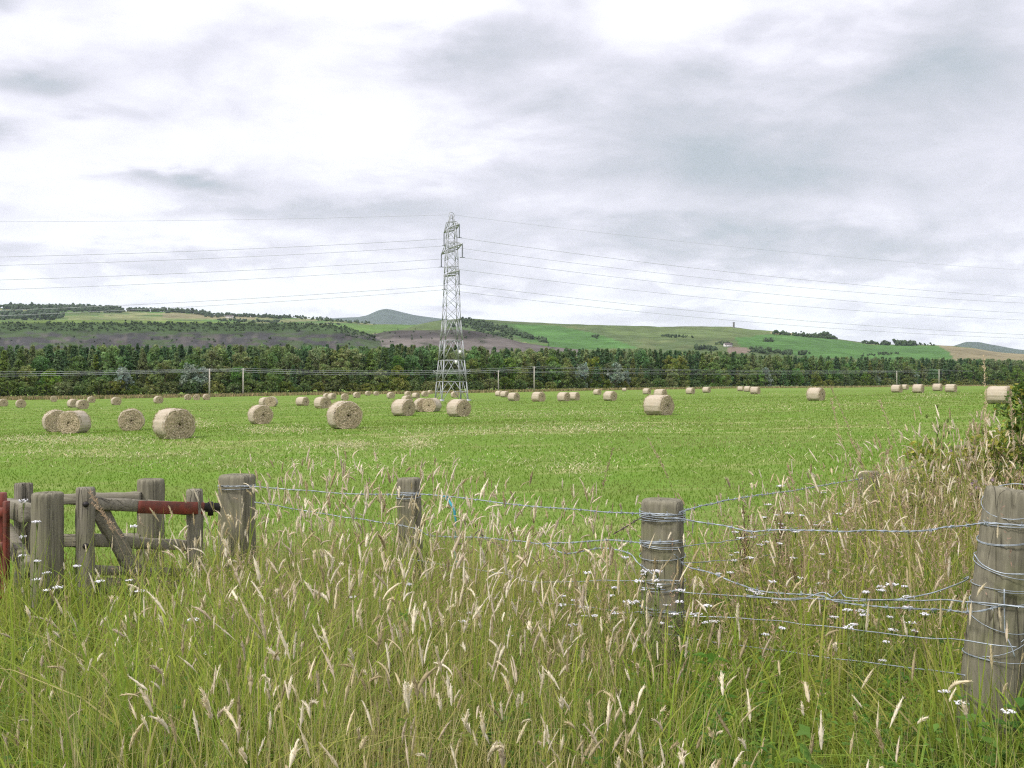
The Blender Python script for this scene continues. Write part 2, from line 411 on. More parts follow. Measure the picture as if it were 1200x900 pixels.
def hill(name, crest, px0, px1, step, Df, Dc, pf, colfn, back=1.45, rough=0.35, rows=34, label=None, flat=0.35):
    px = np.arange(px0, px1 + step, step, float)
    cr = np.interp(px, [c[0] for c in crest], [c[1] for c in crest])
    cr = cr + rough * (fbm(px * 0.09, px * 0 + 3.1, 7, 3) - 0.5) * 2
    t = np.linspace(0, 1, rows)
    ease = t * (1 - flat) + flat * np.sin(t * PI / 2)
    PY = pf + (cr[None, :] - pf) * ease[:, None]
    PX = np.repeat(px[None, :], rows, 0)
    D = np.repeat((Df + (Dc - Df) * t)[:, None], len(px), 1)
    D = D * (1 + 0.03 * (fbm(PX * 0.02, PY * 0.05, 9) - 0.5))
    z = EYE - (PY - HY) * D / F
    z = z + (fbm(PX * 0.15, t[:, None] * 9 + PX * 0, 12) - 0.5) * 0.9 * Dc / F * np.sin(t * PI)[:, None]
    Vs = np.stack([(PX - CX) / F * D, D, z], -1)
    ex = []
    for k, (bd, bz) in enumerate([(1.06, 0.985), (1.16, 0.90), (back, 0.5)]):
        Db = D[-1] * bd
        ex.append(np.stack([Vs[-1, :, 0] * bd, Db, z[-1] * bz - 2], -1))
    C = colfn(PX, PY)
    C = np.concatenate([C[:1], C, np.repeat(C[-1:], 3, 0)], 0)
    f0 = Vs[0].copy(); f0[:, :2] *= 0.86; f0[:, 2] = -3.0
    Vs = np.concatenate([f0[None], Vs, np.stack(ex, 0)], 0)
    n, m = Vs.shape[:2]
    i = np.arange(n - 1)[:, None] * m; j = np.arange(m - 1)[None, :]
    Q = np.stack([i + j, i + j + 1, i + m + j + 1, i + m + j], -1).reshape(-1, 4)
    o = link(name, np_mesh(name, Vs.reshape(-1, 3), [Q], [M['hill']], C.reshape(-1, 3), None, True))
    tag(o, label, 'hill', kind='structure')
    def at(qx, qy):
        """a point on the front slope at that bearing and elevation"""
        c = np.interp(qx, px, cr); e = np.clip((qy - pf) / (c - pf), 0, 1)
        tt = np.interp(e, ease, t); Dq = Df + (Dc - Df) * tt
        Dq = Dq * (1 + 0.03 * (fbm(np.asarray(qx) * 0.02, np.asarray(qy) * 0.05, 9) - 0.5))
        return np.stack([(qx - CX) / F * Dq, Dq, EYE - (np.maximum(qy, c) - HY) * Dq / F], -1)
    return at

def flatcol(c): return np.array(c, float)[None, None, :]
def blend(C, mask, c): return C * (1 - mask[..., None]) + np.array(c, float) * mask[..., None]
GREEN = (0.075, 0.140, 0.036); OLIVE = (0.090, 0.122, 0.045); DKGREEN = (0.050, 0.082, 0.034); TAN = (0.195, 0.165, 0.095)

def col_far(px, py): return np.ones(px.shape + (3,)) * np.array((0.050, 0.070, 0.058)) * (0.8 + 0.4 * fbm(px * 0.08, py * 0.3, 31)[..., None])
def col_farwood(px, py): return np.ones(px.shape + (3,)) * np.array((0.025, 0.045, 0.025))
def col_left(px, py):
    C = np.ones(px.shape + (3,)) * np.array(OLIVE)
    n = fbm(px * 0.03, py * 0.25, 41)
    C = blend(C, (sstep(0.45, 0.5, n)), GREEN)
    C = blend(C, sstep(0.60, 0.63, fbm(px * 0.022, py * 0.4, 44)), (0.18, 0.19, 0.085))
    C = blend(C, poly_mask(px, py, [(60, 370), (320, 372), (320, 375), (60, 374)]).astype(float) * 0.5, (0.24, 0.23, 0.11))
    C = blend(C, poly_mask(px, py, [(190, 366.5), (300, 371), (300, 374), (190, 372.5)]).astype(float) * 0.8, TAN)
    C = blend(C, poly_mask(px, py, [(380, 381.3), (540, 379), (540, 390), (420, 390), (380, 386)]).astype(float), (0.09, 0.155, 0.036))
    C = blend(C, poly_mask(px, py, [(-300, 372), (80, 372), (75, 386), (-300, 386)]).astype(float) * 0.7, (0.075, 0.13, 0.035))
    return C
def col_right(px, py):
    C = np.ones(px.shape + (3,)) * np.array((0.080, 0.112, 0.042))
    C = blend(C, 0.6 * sstep(0.45, 0.6, fbm(px * 0.05, py * 0.2, 52)), (0.112, 0.128, 0.052))
    G = (0.066, 0.142, 0.036)
    C = blend(C, poly_mask(px, py, [(585, 379), (655, 382), (700, 391), (752, 409), (630, 409), (600, 392)]).astype(float), G)
    C = blend(C, poly_mask(px, py, [(860, 396), (905, 391), (975, 397), (1020, 404), (1108, 405.5), (1125, 412), (1110, 422), (960, 420), (905, 412), (870, 408)]).astype(float), G)
    C = blend(C, poly_mask(px, py, [(700, 383), (850, 384), (905, 388), (880, 395), (790, 398), (720, 392)]).astype(float) * 0.7, (0.10, 0.138, 0.048))
    C = blend(C, poly_mask(px, py, [(1098, 404), (1150, 409), (1260, 416), (1300, 424), (1120, 424), (1112, 412)]).astype(float), TAN)
    C = blend(C, poly_mask(px, py, [(855, 405), (882, 409), (878, 414), (850, 414)]).astype(float), (0.17, 0.13, 0.10))
    C = blend(C, poly_mask(px, py, [(905, 388.5), (930, 390), (935, 393), (905, 391)]).astype(float), (0.24, 0.20, 0.10))
    C = blend(C, 0.6 * poly_mask(px, py, [(515, 376), (560, 374), (600, 380), (640, 402), (540, 400)]).astype(float), (0.05, 0.085, 0.03))
    return C
def col_bing(px, py):
    n = fbm(px * 0.05, py * 0.3, 61); n2 = fbm(px * 0.13, py * 0.12, 62)
    C = np.ones(px.shape + (3,)) * np.array((0.047, 0.046, 0.047))
    C = blend(C, sstep(0.5, 0.68, n2), (0.078, 0.070, 0.066))
    C = blend(C, sstep(0.56, 0.62, fbm(px * 0.05, py * 0.3, 66)) * 0.8, (0.05, 0.075, 0.03))
    bush = sstep(393 + 6 * (n2 - 0.5), 388 + 6 * (n2 - 0.5), py + 10 * (n - 0.5))
    C = blend(C, bush, (0.046, 0.072, 0.030))
    C = blend(C, sstep(379.5, 377.5, py), (0.12, 0.17, 0.05))
    return C
def col_bing2(px, py):
    n = fbm(px * 0.06, py * 0.25, 71)
    C = np.ones(px.shape + (3,)) * np.array((0.062, 0.055, 0.052))
    C = blend(C, sstep(394, 398, py + 5 * (n - 0.5)), (0.122, 0.106, 0.096))
    C = blend(C, sstep(0.6, 0.68, n), (0.07, 0.07, 0.055))
    C = blend(C, sstep(387.5, 386, py) * sstep(560, 500, px), (0.10, 0.14, 0.05))
    return C

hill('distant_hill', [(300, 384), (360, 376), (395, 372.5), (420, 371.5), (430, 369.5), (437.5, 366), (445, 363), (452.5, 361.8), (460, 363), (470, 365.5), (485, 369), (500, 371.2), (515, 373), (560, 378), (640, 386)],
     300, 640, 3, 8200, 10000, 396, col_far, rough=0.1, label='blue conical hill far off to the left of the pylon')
hill('wooded_hill', [(1070, 414), (1105, 409), (1119, 405), (1132, 401), (1149, 401), (1164, 404), (1179, 406.5), (1197, 410), (1260, 414), (1340, 420)],
     1070, 1340, 3, 8000, 9500, 424, col_farwood, rough=0.5, label='dark wooded hill on the skyline at far right')
at_left = hill('ridge', [(-600, 366), (0, 361), (40, 361.5), (100, 361.5), (150, 365), (200, 365), (240, 368.5), (270, 370.5), (320, 371.5), (390, 374.5), (410, 377), (440, 380), (480, 380.5), (520, 379), (560, 382), (640, 394)],
     -600, 640, 3, 1500, 2900, 404, col_left, label='long farmed ridge with tree belts on the left skyline')
at_right = hill('grassy_hill', [(455, 396), (470, 386.5), (490, 380), (515, 375.3), (530, 374), (555, 373.3), (600, 376.5), (660, 379.5), (710, 381), (760, 382.2), (772, 383), (810, 382.2), (857, 383), (879, 386), (900, 387.5), (939, 391.5), (972, 396), (1002, 400), (1020, 402.5), (1050, 403.8), (1095, 404.2), (1119, 405.5), (1140, 408), (1170, 412.6), (1200, 415), (1300, 420), (1700, 428)],
     455, 1700, 3, 1350, 2300, 430, col_right, label='long green hill sloping down to the right, monument on its crest')
at_b1 = hill('shale_bing', [(-600, 374), (0, 377), (75, 375), (200, 375.5), (280, 378), (340, 379.5), (380, 381), (405, 384), (430, 392), (455, 402), (480, 408)],
     -600, 480, 3, 980, 1180, 420, col_bing, back=1.3, flat=0.1, label='flat-topped purple grey shale spoil heap with bushes on top')
at_b2 = hill('shale_heap', [(380, 404), (420, 396), (450, 389), (475, 386), (500, 385), (530, 385), (560, 388.5), (585, 394), (610, 401), (635, 405), (680, 410)],
     380, 680, 3, 1020, 1250, 418, col_bing2, back=1.3, flat=0.1, label='lower pinkish brown bare spoil heap behind the pylon')

# ------------------------------------------------------------------ far woods on the hills (stuff)
_ico = None
def ico():
    global _ico
    if _ico is None:
        g = (1 + 5 ** 0.5) / 2
        V = np.array([[-1, g, 0], [1, g, 0], [-1, -g, 0], [1, -g, 0], [0, -1, g], [0, 1, g], [0, -1, -g], [0, 1, -g], [g, 0, -1], [g, 0, 1], [-g, 0, -1], [-g, 0, 1]]) / (1 + g * g) ** 0.5
        Fc = np.array([[0, 11, 5], [0, 5, 1], [0, 1, 7], [0, 7, 10], [0, 10, 11], [1, 5, 9], [5, 11, 4], [11, 10, 2], [10, 7, 6], [7, 1, 8], [3, 9, 4], [3, 4, 2], [3, 2, 6], [3, 6, 8], [3, 8, 9], [4, 9, 5], [2, 4, 11], [6, 2, 10], [8, 6, 7], [9, 8, 1]])
        _ico = V, Fc
    return _ico
def far_trees(name, pts, size, label, col=DKGREEN, per=5, var=0.35):
    pts = np.asarray(pts, float); n = len(pts)
    iv, jf = ico()
    size = 0.75 * np.broadcast_to(size, (n,)) * RG.uniform(0.65, 1.25, n)
    base = np.repeat(pts, per, 0); sz = np.repeat(size, per)
    off = RG.normal(0, 1, (n * per, 3)) * np.array([0.33, 0.33, 0.22]) * sz[:, None]
    c = base + off; c[:, 2] += sz * 0.5
    V = c[:, None, :] + iv[None] * (sz * RG.uniform(0.2, 0.42, n * per))[:, None, None] * RG.uniform(0.6, 1.4, (n * per, 12, 1))
    Fa = (jf[None] + (np.arange(n * per) * 12)[:, None, None]).reshape(-1, 3)
    cc = np.array(col) * RG.uniform(1 - var, 1 + var, (n * per, 1))
    o = link(name, np_mesh(name, V.reshape(-1, 3), [Fa], [M['leaf']], np.repeat(cc, 12, 0)))
    return tag(o, label, 'woodland', kind='stuff')

def belt(at, segs):
    out = []; szs = []
    for (x0, y0, x1, y1, n, dy, s) in segs:
        k = RG.random(n); qx = x0 + (x1 - x0) * k + RG.normal(0, 1.0, n); qy = y0 + (y1 - y0) * k + RG.uniform(-dy, dy, n)
        out.append(at(qx, qy)); szs.append(np.full(n, s))
    return np.concatenate(out), np.concatenate(szs)
p, s = belt(at_left, [(-300, 362, 10, 361, 200, 1.0, 15), (5, 361.5, 145, 363.5, 260, 1.2, 16), (40, 364, 145, 366, 90, 1.0, 13), (150, 364, 215, 366, 90, .8, 13), (215, 366, 245, 369.5, 60, .8, 13), (240, 369, 330, 373, 110, .8, 11), (330, 372, 440, 380, 60, .8, 9),
                      (330, 371, 385, 374, 26, .4, 9), (-200, 370, 72, 372, 330, 3.6, 18), (240, 371.5, 262, 371.5, 14, .7, 9), (190, 367, 200, 367, 6, .3, 7), (380, 380, 400, 381, 8, .6, 8), (255, 376, 330, 378, 40, .8, 9)])
far_trees('distant_woodland', p, s, 'dark tree belts along the left skyline ridge')
p, s = belt(at_right, [(540, 376, 600, 388, 110, 2.4, 9), (590, 388, 640, 402, 70, 1.6, 9), (528, 381, 600, 388, 60, 2.5, 8), (560, 388, 600, 396, 30, 2, 8), (905, 391, 975, 397, 60, .7, 9), (955, 394, 975, 397, 26, .8, 13),
                       (1010, 402.5, 1036, 404.5, 16, .5, 8), (1036, 404.5, 1042, 404.5, 8, .4, 11), (1050, 404.4, 1072, 405, 26, .6, 13), (1076, 404.6, 1095, 405, 6, .4, 7), (776, 394, 812, 396, 14, 1, 7),
                       (815, 409, 845, 411, 22, 1, 9), (840, 403, 860, 405, 14, 1, 7), (880, 412, 902, 414, 26, 1.4, 9), (908, 414, 930, 416, 18, 1, 9), (940, 416, 945, 416, 5, .5, 9), (690, 395, 700, 396, 6, 1, 7), (895, 400, 908, 401, 8, .6, 7), (1010, 417, 1060, 415, 18, 1, 6)])
far_trees('hillside_copse', p, s, 'dark copses and hedgerow trees scattered on the right hill')
q = []
n = 1300
qx = RG.uniform(-250, 440, n); qy = 378.5 + RG.uniform(0, 1, n) ** 1.4 * 10 + np.where(qx > 380, (qx - 380) * .2, 0)
p1 = at_b1(qx, qy)
n = 60; qx = RG.uniform(-250, 420, n); p2 = at_b1(qx, 394 + RG.uniform(0, 12, n))
n = 70; qx = RG.uniform(395, 600, n); p3 = at_b2(qx, RG.uniform(386, 402, n))
far_trees('scrub', np.concatenate([p1, p2, p3]), 2.8, 'low green scrub growing over the spoil heaps', (0.052, 0.082, 0.033), 4, 0.25)

# ------------------------------------------------------------------ monument and farmhouses
def monument():
    b = at_right(np.array([860.0]), np.array([384.0]))[0]
    t = thing('monument_tower', (b[0], b[1], b[2] - 1.5), label='tall dark stone monument tower alone on the green hill crest', cat='tower')
    a = np.arange(16) * 2 * PI / 16
    mb = MB(); mb.add(*tube([(0, 0, 0), (0, 0, 1.6), (0, 0, 1.7), (0, 0, 7), (0, 0, 12.2)], [2.7, 2.6, 2.25, 2.1, 1.95], 16))
    link('shaft', mb.mesh('shaft', [M['stone']]), t)
    mb = MB(); mb.add(*tube([(0, 0, 12.2), (0, 0, 12.5), (0, 0, 13.4)], [2.35, 2.45, 2.45], 16))
    for k in range(8):
        mb.add(*box((2.2 * math.cos(k * PI / 4), 2.2 * math.sin(k * PI / 4), 13.7), (0.8, 0.8, 0.6), k * PI / 4))
    link('parapet', mb.mesh('parapet', [M['stone']]), t)
    mb = MB(); mb.add(*box((0.2, -2.4, 1.2), (1.0, 0.5, 2.2))); link('door', mb.mesh('door', [M['pane']]), t)
monument()
def farmhouse(px, py, at, L, W, H, rz, label):
    b = at(np.array([float(px)]), np.array([float(py)]))[0]
    t = thing('farmhouse', (b[0], b[1], b[2] - 1.0), rz, label=label, cat='house')
    mb = MB(); mb.add(*box((0, 0, H / 2), (L, W, H)))
    for s in (-1, 1):
        x = s * (L / 2)
        mb.add(np.array([[x, -W / 2, H], [x, W / 2, H], [x, 0, H + W * .4]]), [np.array([[0, 1, 2]])])
    link('wall', mb.mesh('wall', [M['render']]), t)
    mb = MB()
    for s in (-1, 1):
        V = np.array([[-L / 2 - .3, s * (W / 2 + .4), H - .25], [L / 2 + .3, s * (W / 2 + .4), H - .25], [L / 2 + .3, 0, H + W * .4 + .15], [-L / 2 - .3, 0, H + W * .4 + .15]])
        V = np.vstack([V, V + np.array([0, 0, .2])])
        mb.add(V, [np.array([[0, 1, 2, 3], [4, 5, 6, 7], [0, 1, 5, 4], [1, 2, 6, 5], [2, 3, 7, 6], [3, 0, 4, 7]])])
    r = link('roof', mb.mesh('roof', [M['roof']]), t)
    mb = MB(); mb.add(*box((L * .42, 0, H + W * .4 + .6), (.9, 1.2, 1.8))); link('chimney', mb.mesh('chimney', [M['stone']]), r)
    for k in (-.3, 0.05, .3):
        mb = MB(); mb.add(*box((L * k, -W / 2 - .03, H * .55), (1.1, .12, 1.4))); link('window', mb.mesh('window', [M['pane']]), t)
farmhouse(853, 406.5, at_right, 14, 7, 5, 0.2, 'small pale farmhouse at the foot of the hill below the monument')
farmhouse(269, 373, at_left, 20, 9, 6, -0.15, 'pale farmhouse on the left skyline ridge beside dark trees')

# ------------------------------------------------------------------ trees of the wood beyond the field
def leaf_cloud(centres, rad, n, size, col, flat=1.0, cvar=0.25, clump_cols=None):
    """leaf-sized quads scattered about clump centres"""
    k = RG.integers(0, len(centres), n)
    d = RG.normal(0, 1, (n, 3)); d /= np.linalg.norm(d, axis=1)[:, None]
    r = rad[k] * RG.uniform(0.3, 1.15, n) ** 0.7
    c = centres[k] + d * r[:, None] * np.array([1, 1, flat])
    a = RG.normal(0, 1, (n, 3)); a /= np.linalg.norm(a, axis=1)[:, None]
    b = np.cross(a, RG.normal(0, 1, (n, 3))); b /= np.linalg.norm(b, axis=1)[:, None]
    s = size * RG.uniform(0.6, 1.4, n)
    V = np.stack([c - a * s[:, None], c - b * s[:, None] * 0.55, c + a * s[:, None], c + b * s[:, None] * 0.55], 1)
    Fq = np.arange(n * 4).reshape(-1, 4)
    cl = np.array(col) * (clump_cols[k] if clump_cols is not None else 1.0) * RG.uniform(1 - cvar, 1 + cvar, (n, 1))
    return V.reshape(-1, 3), Fq, np.repeat(cl, 4, 0)

def crown_dec(h, w, col, n=1800, size=0.31):
    m = 58
    zz = RG.uniform(0.12, 0.95, m); ang = RG.uniform(0, 2 * PI, m)
    env = np.sin(np.clip(zz, 0, 1) ** 0.8 * PI * 0.93 + 0.16) ** 0.7
    rr = w / 2 * env * RG.uniform(0.35, 0.95, m)
    c = np.stack([rr * np.cos(ang), rr * np.sin(ang), zz * h], -1)
    rad = RG.uniform(0.08, 0.16, m) * w
    cc = RG.uniform(0.7, 1.3, (m, 1)) * np.array([1, 1, 1]) + RG.normal(0, 0.07, (m, 3))
    return leaf_cloud(c, rad, n, size, col, 0.8, 0.22, np.abs(cc))
def crown_con(h, w, col, n=1500, size=0.31):
    m = 80
    zz = RG.uniform(0.1, 1.0, m) ** 0.9; ang = RG.uniform(0, 2 * PI, m)
    rr = w / 2 * (1.02 - zz) * RG.uniform(0.5, 1.0, m)
    c = np.stack([rr * np.cos(ang), rr * np.sin(ang), zz * h], -1)
    rad = (0.05 + 0.10 * (1 - zz)) * w
    cc = RG.uniform(0.65, 1.3, (m, 1)) * np.array([1, 1, 1])
    V, Fq, C = leaf_cloud(c, rad, n, size, col, 0.5, 0.2, cc)
    return V, Fq, C
def trunk_mesh(name, h, r, limbs=6):
    mb = MB()
    z = np.linspace(0, h * 0.85, 7)
    p = np.stack([RG.normal(0, 0.02 * h, 7) * (z / h), RG.normal(0, 0.02 * h, 7) * (z / h), z], -1)
    mb.add(*tube(p, r * (1.15 - z / h), 7))
    for k in range(limbs):
        i = RG.integers(2, 6); a = RG.uniform(0, 2 * PI); L = h * RG.uniform(0.12, 0.28)
        q = np.stack([p[i], p[i] + np.array([math.cos(a) * L * .5, math.sin(a) * L * .5, L * .4]), p[i] + np.array([math.cos(a) * L, math.sin(a) * L, L * .6])])
        mb.add(*tube(q, [r * .4, r * .25, r * .08], 5))
    return mb.mesh(name, [M['bark']])

PROTO = {}
def proto(kind, fn, h, w, col, **k):
    V, Fq, C = fn(h, w, col, **k)
    PROTO.setdefault(kind, []).append(dict(V=V, F=Fq, C=C, h=V[:, 2].max(), me=np_mesh('crown', V, [Fq], [M['leaf']], C), tr=trunk_mesh('trunk', h, 0.16, 6)))
for k in range(6): proto('broadleaf', crown_dec, 10, RG.uniform(5.5, 8), [(0.098, 0.165, 0.034), (0.135, 0.175, 0.040), (0.075, 0.145, 0.036), (0.155, 0.185, 0.050), (0.105, 0.165, 0.032), (0.120, 0.150, 0.050)][k])
for k in range(5): proto('conifer', crown_con, 10, RG.uniform(4.2, 5.4), [(0.060, 0.120, 0.036), (0.075, 0.135, 0.044), (0.058, 0.108, 0.042), (0.100, 0.145, 0.044), (0.080, 0.128, 0.036)][k])
for k in range(2): proto('willow', crown_dec, 6, 4.6, [(0.185, 0.225, 0.18), (0.165, 0.205, 0.16)][k], n=1000, size=0.27)
for k in range(4): proto('shrub', crown_dec, 4.2, RG.uniform(5, 7), [(0.092, 0.122, 0.028), (0.108, 0.122, 0.030), (0.078, 0.115, 0.028), (0.118, 0.130, 0.034)][k], n=1000, size=0.27)
for k in range(2): proto('larch', crown_con, 10, 4.6, [(0.125, 0.170, 0.044), (0.145, 0.165, 0.050)][k])

_ppx = [-900, -300, 265, 605, 1075, 1250, 1500, 1900]; _pin = [.0062, .0047, .00389, .00318, .00172, .00155, .00145, .0014]
def Dpole(px): return 1 / np.interp(px, _ppx, _pin)
def Dwood(px): return Dpole(px) * 1.03 + 5
TOPX = [-400, 0, 300, 500, 600, 760, 860, 900, 1000, 1200, 1500]; TOPY = [402, 405, 404, 404, 408, 409, 412, 416, 418, 421, 423]

def section(px):
    if px < 150: return 'at the left end of the wood'
    if px < 265: return 'around the left pair of poles'
    if px < 500: return 'between the left poles and the pylon'
    if px < 660: return 'just right of the pylon'
    if px < 900: return 'in the middle right of the wood'
    return 'at the far right end of the wood'
KINDTXT = {'broadleaf': ('broadleaf_tree', 'round leafy green tree in the wood edge', 'tree'), 'conifer': ('conifer_tree', 'narrow dark conifer rising in the wood', 'tree'),
           'larch': ('larch_tree', 'yellowish green pointed larch in the wood', 'tree'), 'shrub': ('shrub', 'low olive green bush along the wood foot', 'shrub'), 'willow': ('willow_tree', 'silvery grey leaved willow', 'tree')}
_root = {}
def plant_tree(kind, px, D, height, label=None, group=None, sx=1.0):
    i = int(RG.integers(0, len(PROTO[kind]))); pr = PROTO[kind][i]
    x = X(px, D); s = height / pr['h']; loc = (x, D, float(ground(x, D)) - 0.1)
    nm, lb, ct = KINDTXT[kind]
    label = label or f"{lb} {section(px)}"; group = group or f"{lb.split(' in ')[0].split(' along ')[0].split(' rising ')[0]} trees {section(px)}"
    sc = (s * sx, s * sx, s)
    if (kind, i) not in _root:
        t = thing(nm, loc, RG.uniform(0, 6.28), label=label, cat=ct, group=group); t.scale = sc
        link('crown', pr['me'], t); link('trunk', pr['tr'], t); _root[(kind, i)] = t
    else: t = dup(_root[(kind, i)], loc, RG.uniform(0, 6.28), sc, label, group)
    return t

def build_wood():
    # front: a low line of shrubs, then broad-leaved trees, then taller conifers - one object each
    px = -60.0
    while px < 1270:
        D = float(Dwood(px)); w = RG.uniform(4.2, 6.0)
        hh = RG.uniform(3.4, 5.2) * (1.0 if px < 700 else 1.0)
        if not (820 < px < 960): plant_tree('shrub', px, D, hh, sx=1.25)
        px += w / D * F * 0.95
    px = -60.0
    while px < 1270:
        D = float(Dwood(px)) + RG.uniform(2.5, 6); topy = np.interp(px, TOPX, TOPY)
        full = EYE + (HY - topy) * D / F - float(ground(X(px, D), D))
        k = RG.choice(['broadleaf', 'broadleaf', 'broadleaf', 'larch', 'conifer'])
        plant_tree(k, px, D, full * RG.uniform(0.52, 0.78), sx=RG.uniform(1.0, 1.3))
        px += RG.uniform(4.2, 6.4) / D * F
    px = -60.0
    while px < 1270:
        D = float(Dwood(px)) + RG.uniform(9, 14); topy = np.interp(px, TOPX, TOPY)
        full = EYE + (HY - topy) * D / F - float(ground(X(px, D), D))
        k = RG.choice(['broadleaf', 'broadleaf', 'conifer', 'conifer', 'larch'])
        plant_tree(k, px, D, full * RG.uniform(0.78, 0.96), sx=RG.uniform(0.8, 1.05))
        px += RG.uniform(4.0, 5.6) / D * F
    for (px, py, lb) in [(144, 428, 'silvery grey willow alone before the wood, left of the left poles'), (223, 424, 'silvery willow close left of the nearer left pole'), (237, 429, 'silvery willow directly behind the left pole'),
                         (683, 424, 'silvery willow in the wood right of the second pole pair'), (721, 424, 'silvery grey willow in the wood, right of the paired willow'), (733, 433, 'low silvery willow above the small white bale'),
                         (897, 429, 'pale silvery willow where the wood edge steps back'), (1028, 440, 'small silver willow left of the far right poles'), (1071, 434, 'silvery willow between the two far right poles')]:
        D = float(Dwood(px)) + 1.5
        h = EYE + (HY - py) * D / F - float(ground(X(px, D), D))
        plant_tree('willow', px, D, h, lb, 'silvery willows in front of the wood', sx=0.9)
    # behind: the rest of the wood, one mass
    Vs = []; Fs = []; Cs = []; n0 = 0
    for row in range(7):
        px = -320.0
        while px < 1500:
            D = float(Dwood(px)) + 16 + row * 6.5 + RG.uniform(-2, 2); topy = np.interp(px, TOPX, TOPY)
            x = X(px, D); gz = float(ground(x, D))
            h = (EYE + (HY - topy) * D / F - gz) * RG.uniform(0.90, 1.04)
            kind = RG.choice(['conifer', 'conifer', 'conifer', 'broadleaf', 'larch']); pr = PROTO[kind][int(RG.integers(0, len(PROTO[kind])))]
            s = h / pr['h']; a = RG.uniform(0, 6.28); ca, sa = math.cos(a), math.sin(a)
            sw = s * RG.uniform(0.75, 1.0)
            v = pr['V']; W = np.stack([(v[:, 0] * ca - v[:, 1] * sa) * sw + x, (v[:, 0] * sa + v[:, 1] * ca) * sw + D, v[:, 2] * s + gz], -1)
            Vs.append(W.astype(np.float32)); Fs.append(pr['F'] + n0); Cs.append(pr['C'] * RG.uniform(0.75, 1.25)); n0 += len(W)
            px += RG.uniform(3.4, 5.2) / D * F
    # the open ends of the wood, outside the picture
    for side in (0, 1):
        for k in range(110):
            px = RG.uniform(-330, -65) if side == 0 else RG.uniform(1275, 1500)
            D = float(Dwood(px)) + RG.uniform(0, 15); x = X(px, D); gz = float(ground(x, D)); h = RG.uniform(5, 13)
            kind = RG.choice(['conifer', 'broadleaf', 'broadleaf', 'shrub']); pr = PROTO[kind][int(RG.integers(0, len(PROTO[kind])))]; s = h / pr['h']
            Vs.append((pr['V'] * s + np.array([x, D, gz])).astype(np.float32)); Fs.append(pr['F'] + n0); Cs.append(pr['C']); n0 += len(pr['V'])
    tag(link('woodland', np_mesh('woodland', np.concatenate(Vs), [np.concatenate(Fs)], [M['leaf']], np.concatenate(Cs))), 'dense mixed conifer wood behind its front row of trees', 'woodland', kind='stuff')
build_wood()

# ------------------------------------------------------------------ grass generators
def blades(root, h, w, ldir, lean, curl, yaw, col, nseg=4, tipcol=None):
    n = len(root); t = np.linspace(0, 1, nseg + 1)
    off = (lean[:, None] * t + curl[:, None] * t ** 2) * h[:, None]
    up = h[:, None] * (t - 0.45 * np.clip(curl, 0, 1.2)[:, None] * t ** 3)
    c = root[:, None, :] + np.stack([np.cos(ldir)[:, None] * off, np.sin(ldir)[:, None] * off, up], -1)
    wd = w[:, None] * (1 - t ** 1.6) * 0.5 + 1e-5
    s = np.stack([np.cos(yaw), np.sin(yaw), np.zeros(n)], -1)
    L = c - s[:, None, :] * wd[..., None]; Rr = c + s[:, None, :] * wd[..., None]
    V = np.concatenate([L[:, :-1], Rr[:, :-1], c[:, -1:]], 1)
    m = 2 * nseg + 1; b = (np.arange(n) * m)[:, None]
    i = np.arange(nseg - 1)[None, :]
    Q = np.stack([b + i, b + nseg + i, b + nseg + i + 1, b + i + 1], -1).reshape(-1, 4)
    T = np.concatenate([b + nseg - 1, b + 2 * nseg - 1, b + 2 * nseg], 1)
    C = np.repeat(col, m, 0)
    if tipcol is not None:
        tt = np.concatenate([t[:-1], t[:-1], [1.0]]); k = np.tile(tt, n)[:, None] ** 2
        C = C * (1 - k) + np.repeat(tipcol, m, 0) * k
    return V.reshape(-1, 3), Q, T, C, c

YMX = ([-500, 0, 250, 480, 700, 776, 900, 1020, 1130, 1400], [6.4, 6.0, 6.1, 6.3, 5.7, 5.4, 6.6, 8.3, 10.0, 11.5])
def scatter(n, y0=1.15, wt=None, beyond=0.0, edge=0.3, y1=11.5):
    out = []
    tot = 0
    while tot < n:
        y = RG.uniform(y0, y1, n); x = RG.uniform(-1, 1, n) * (0.56 * y + 1.1)
        px = CX + F * x / y
        ym = np.interp(px, *YMX) + beyond
        keep = (RG.random(n) < 1 - sstep(-edge, edge, y - ym)) 
        if wt is not None: keep &= RG.random(n) < np.interp(px, *wt)
        keep &= RG.random(n) < np.clip(0.35 + fbm(x * 1.1, y * 1.1, 81, 3) * 1.1, 0, 1)
        out.append(np.stack([x[keep], y[keep]], -1)); tot += keep.sum()
    p = np.concatenate(out)[:n]
    return p[:, 0], p[:, 1], CX + F * p[:, 0] / p[:, 1]
def pick(n, cols, w=None, v=0.22):
    cols = np.array(cols); k = RG.choice(len(cols), n, p=w)
    return cols[k] * RG.uniform(1 - v, 1 + v, (n, 1))

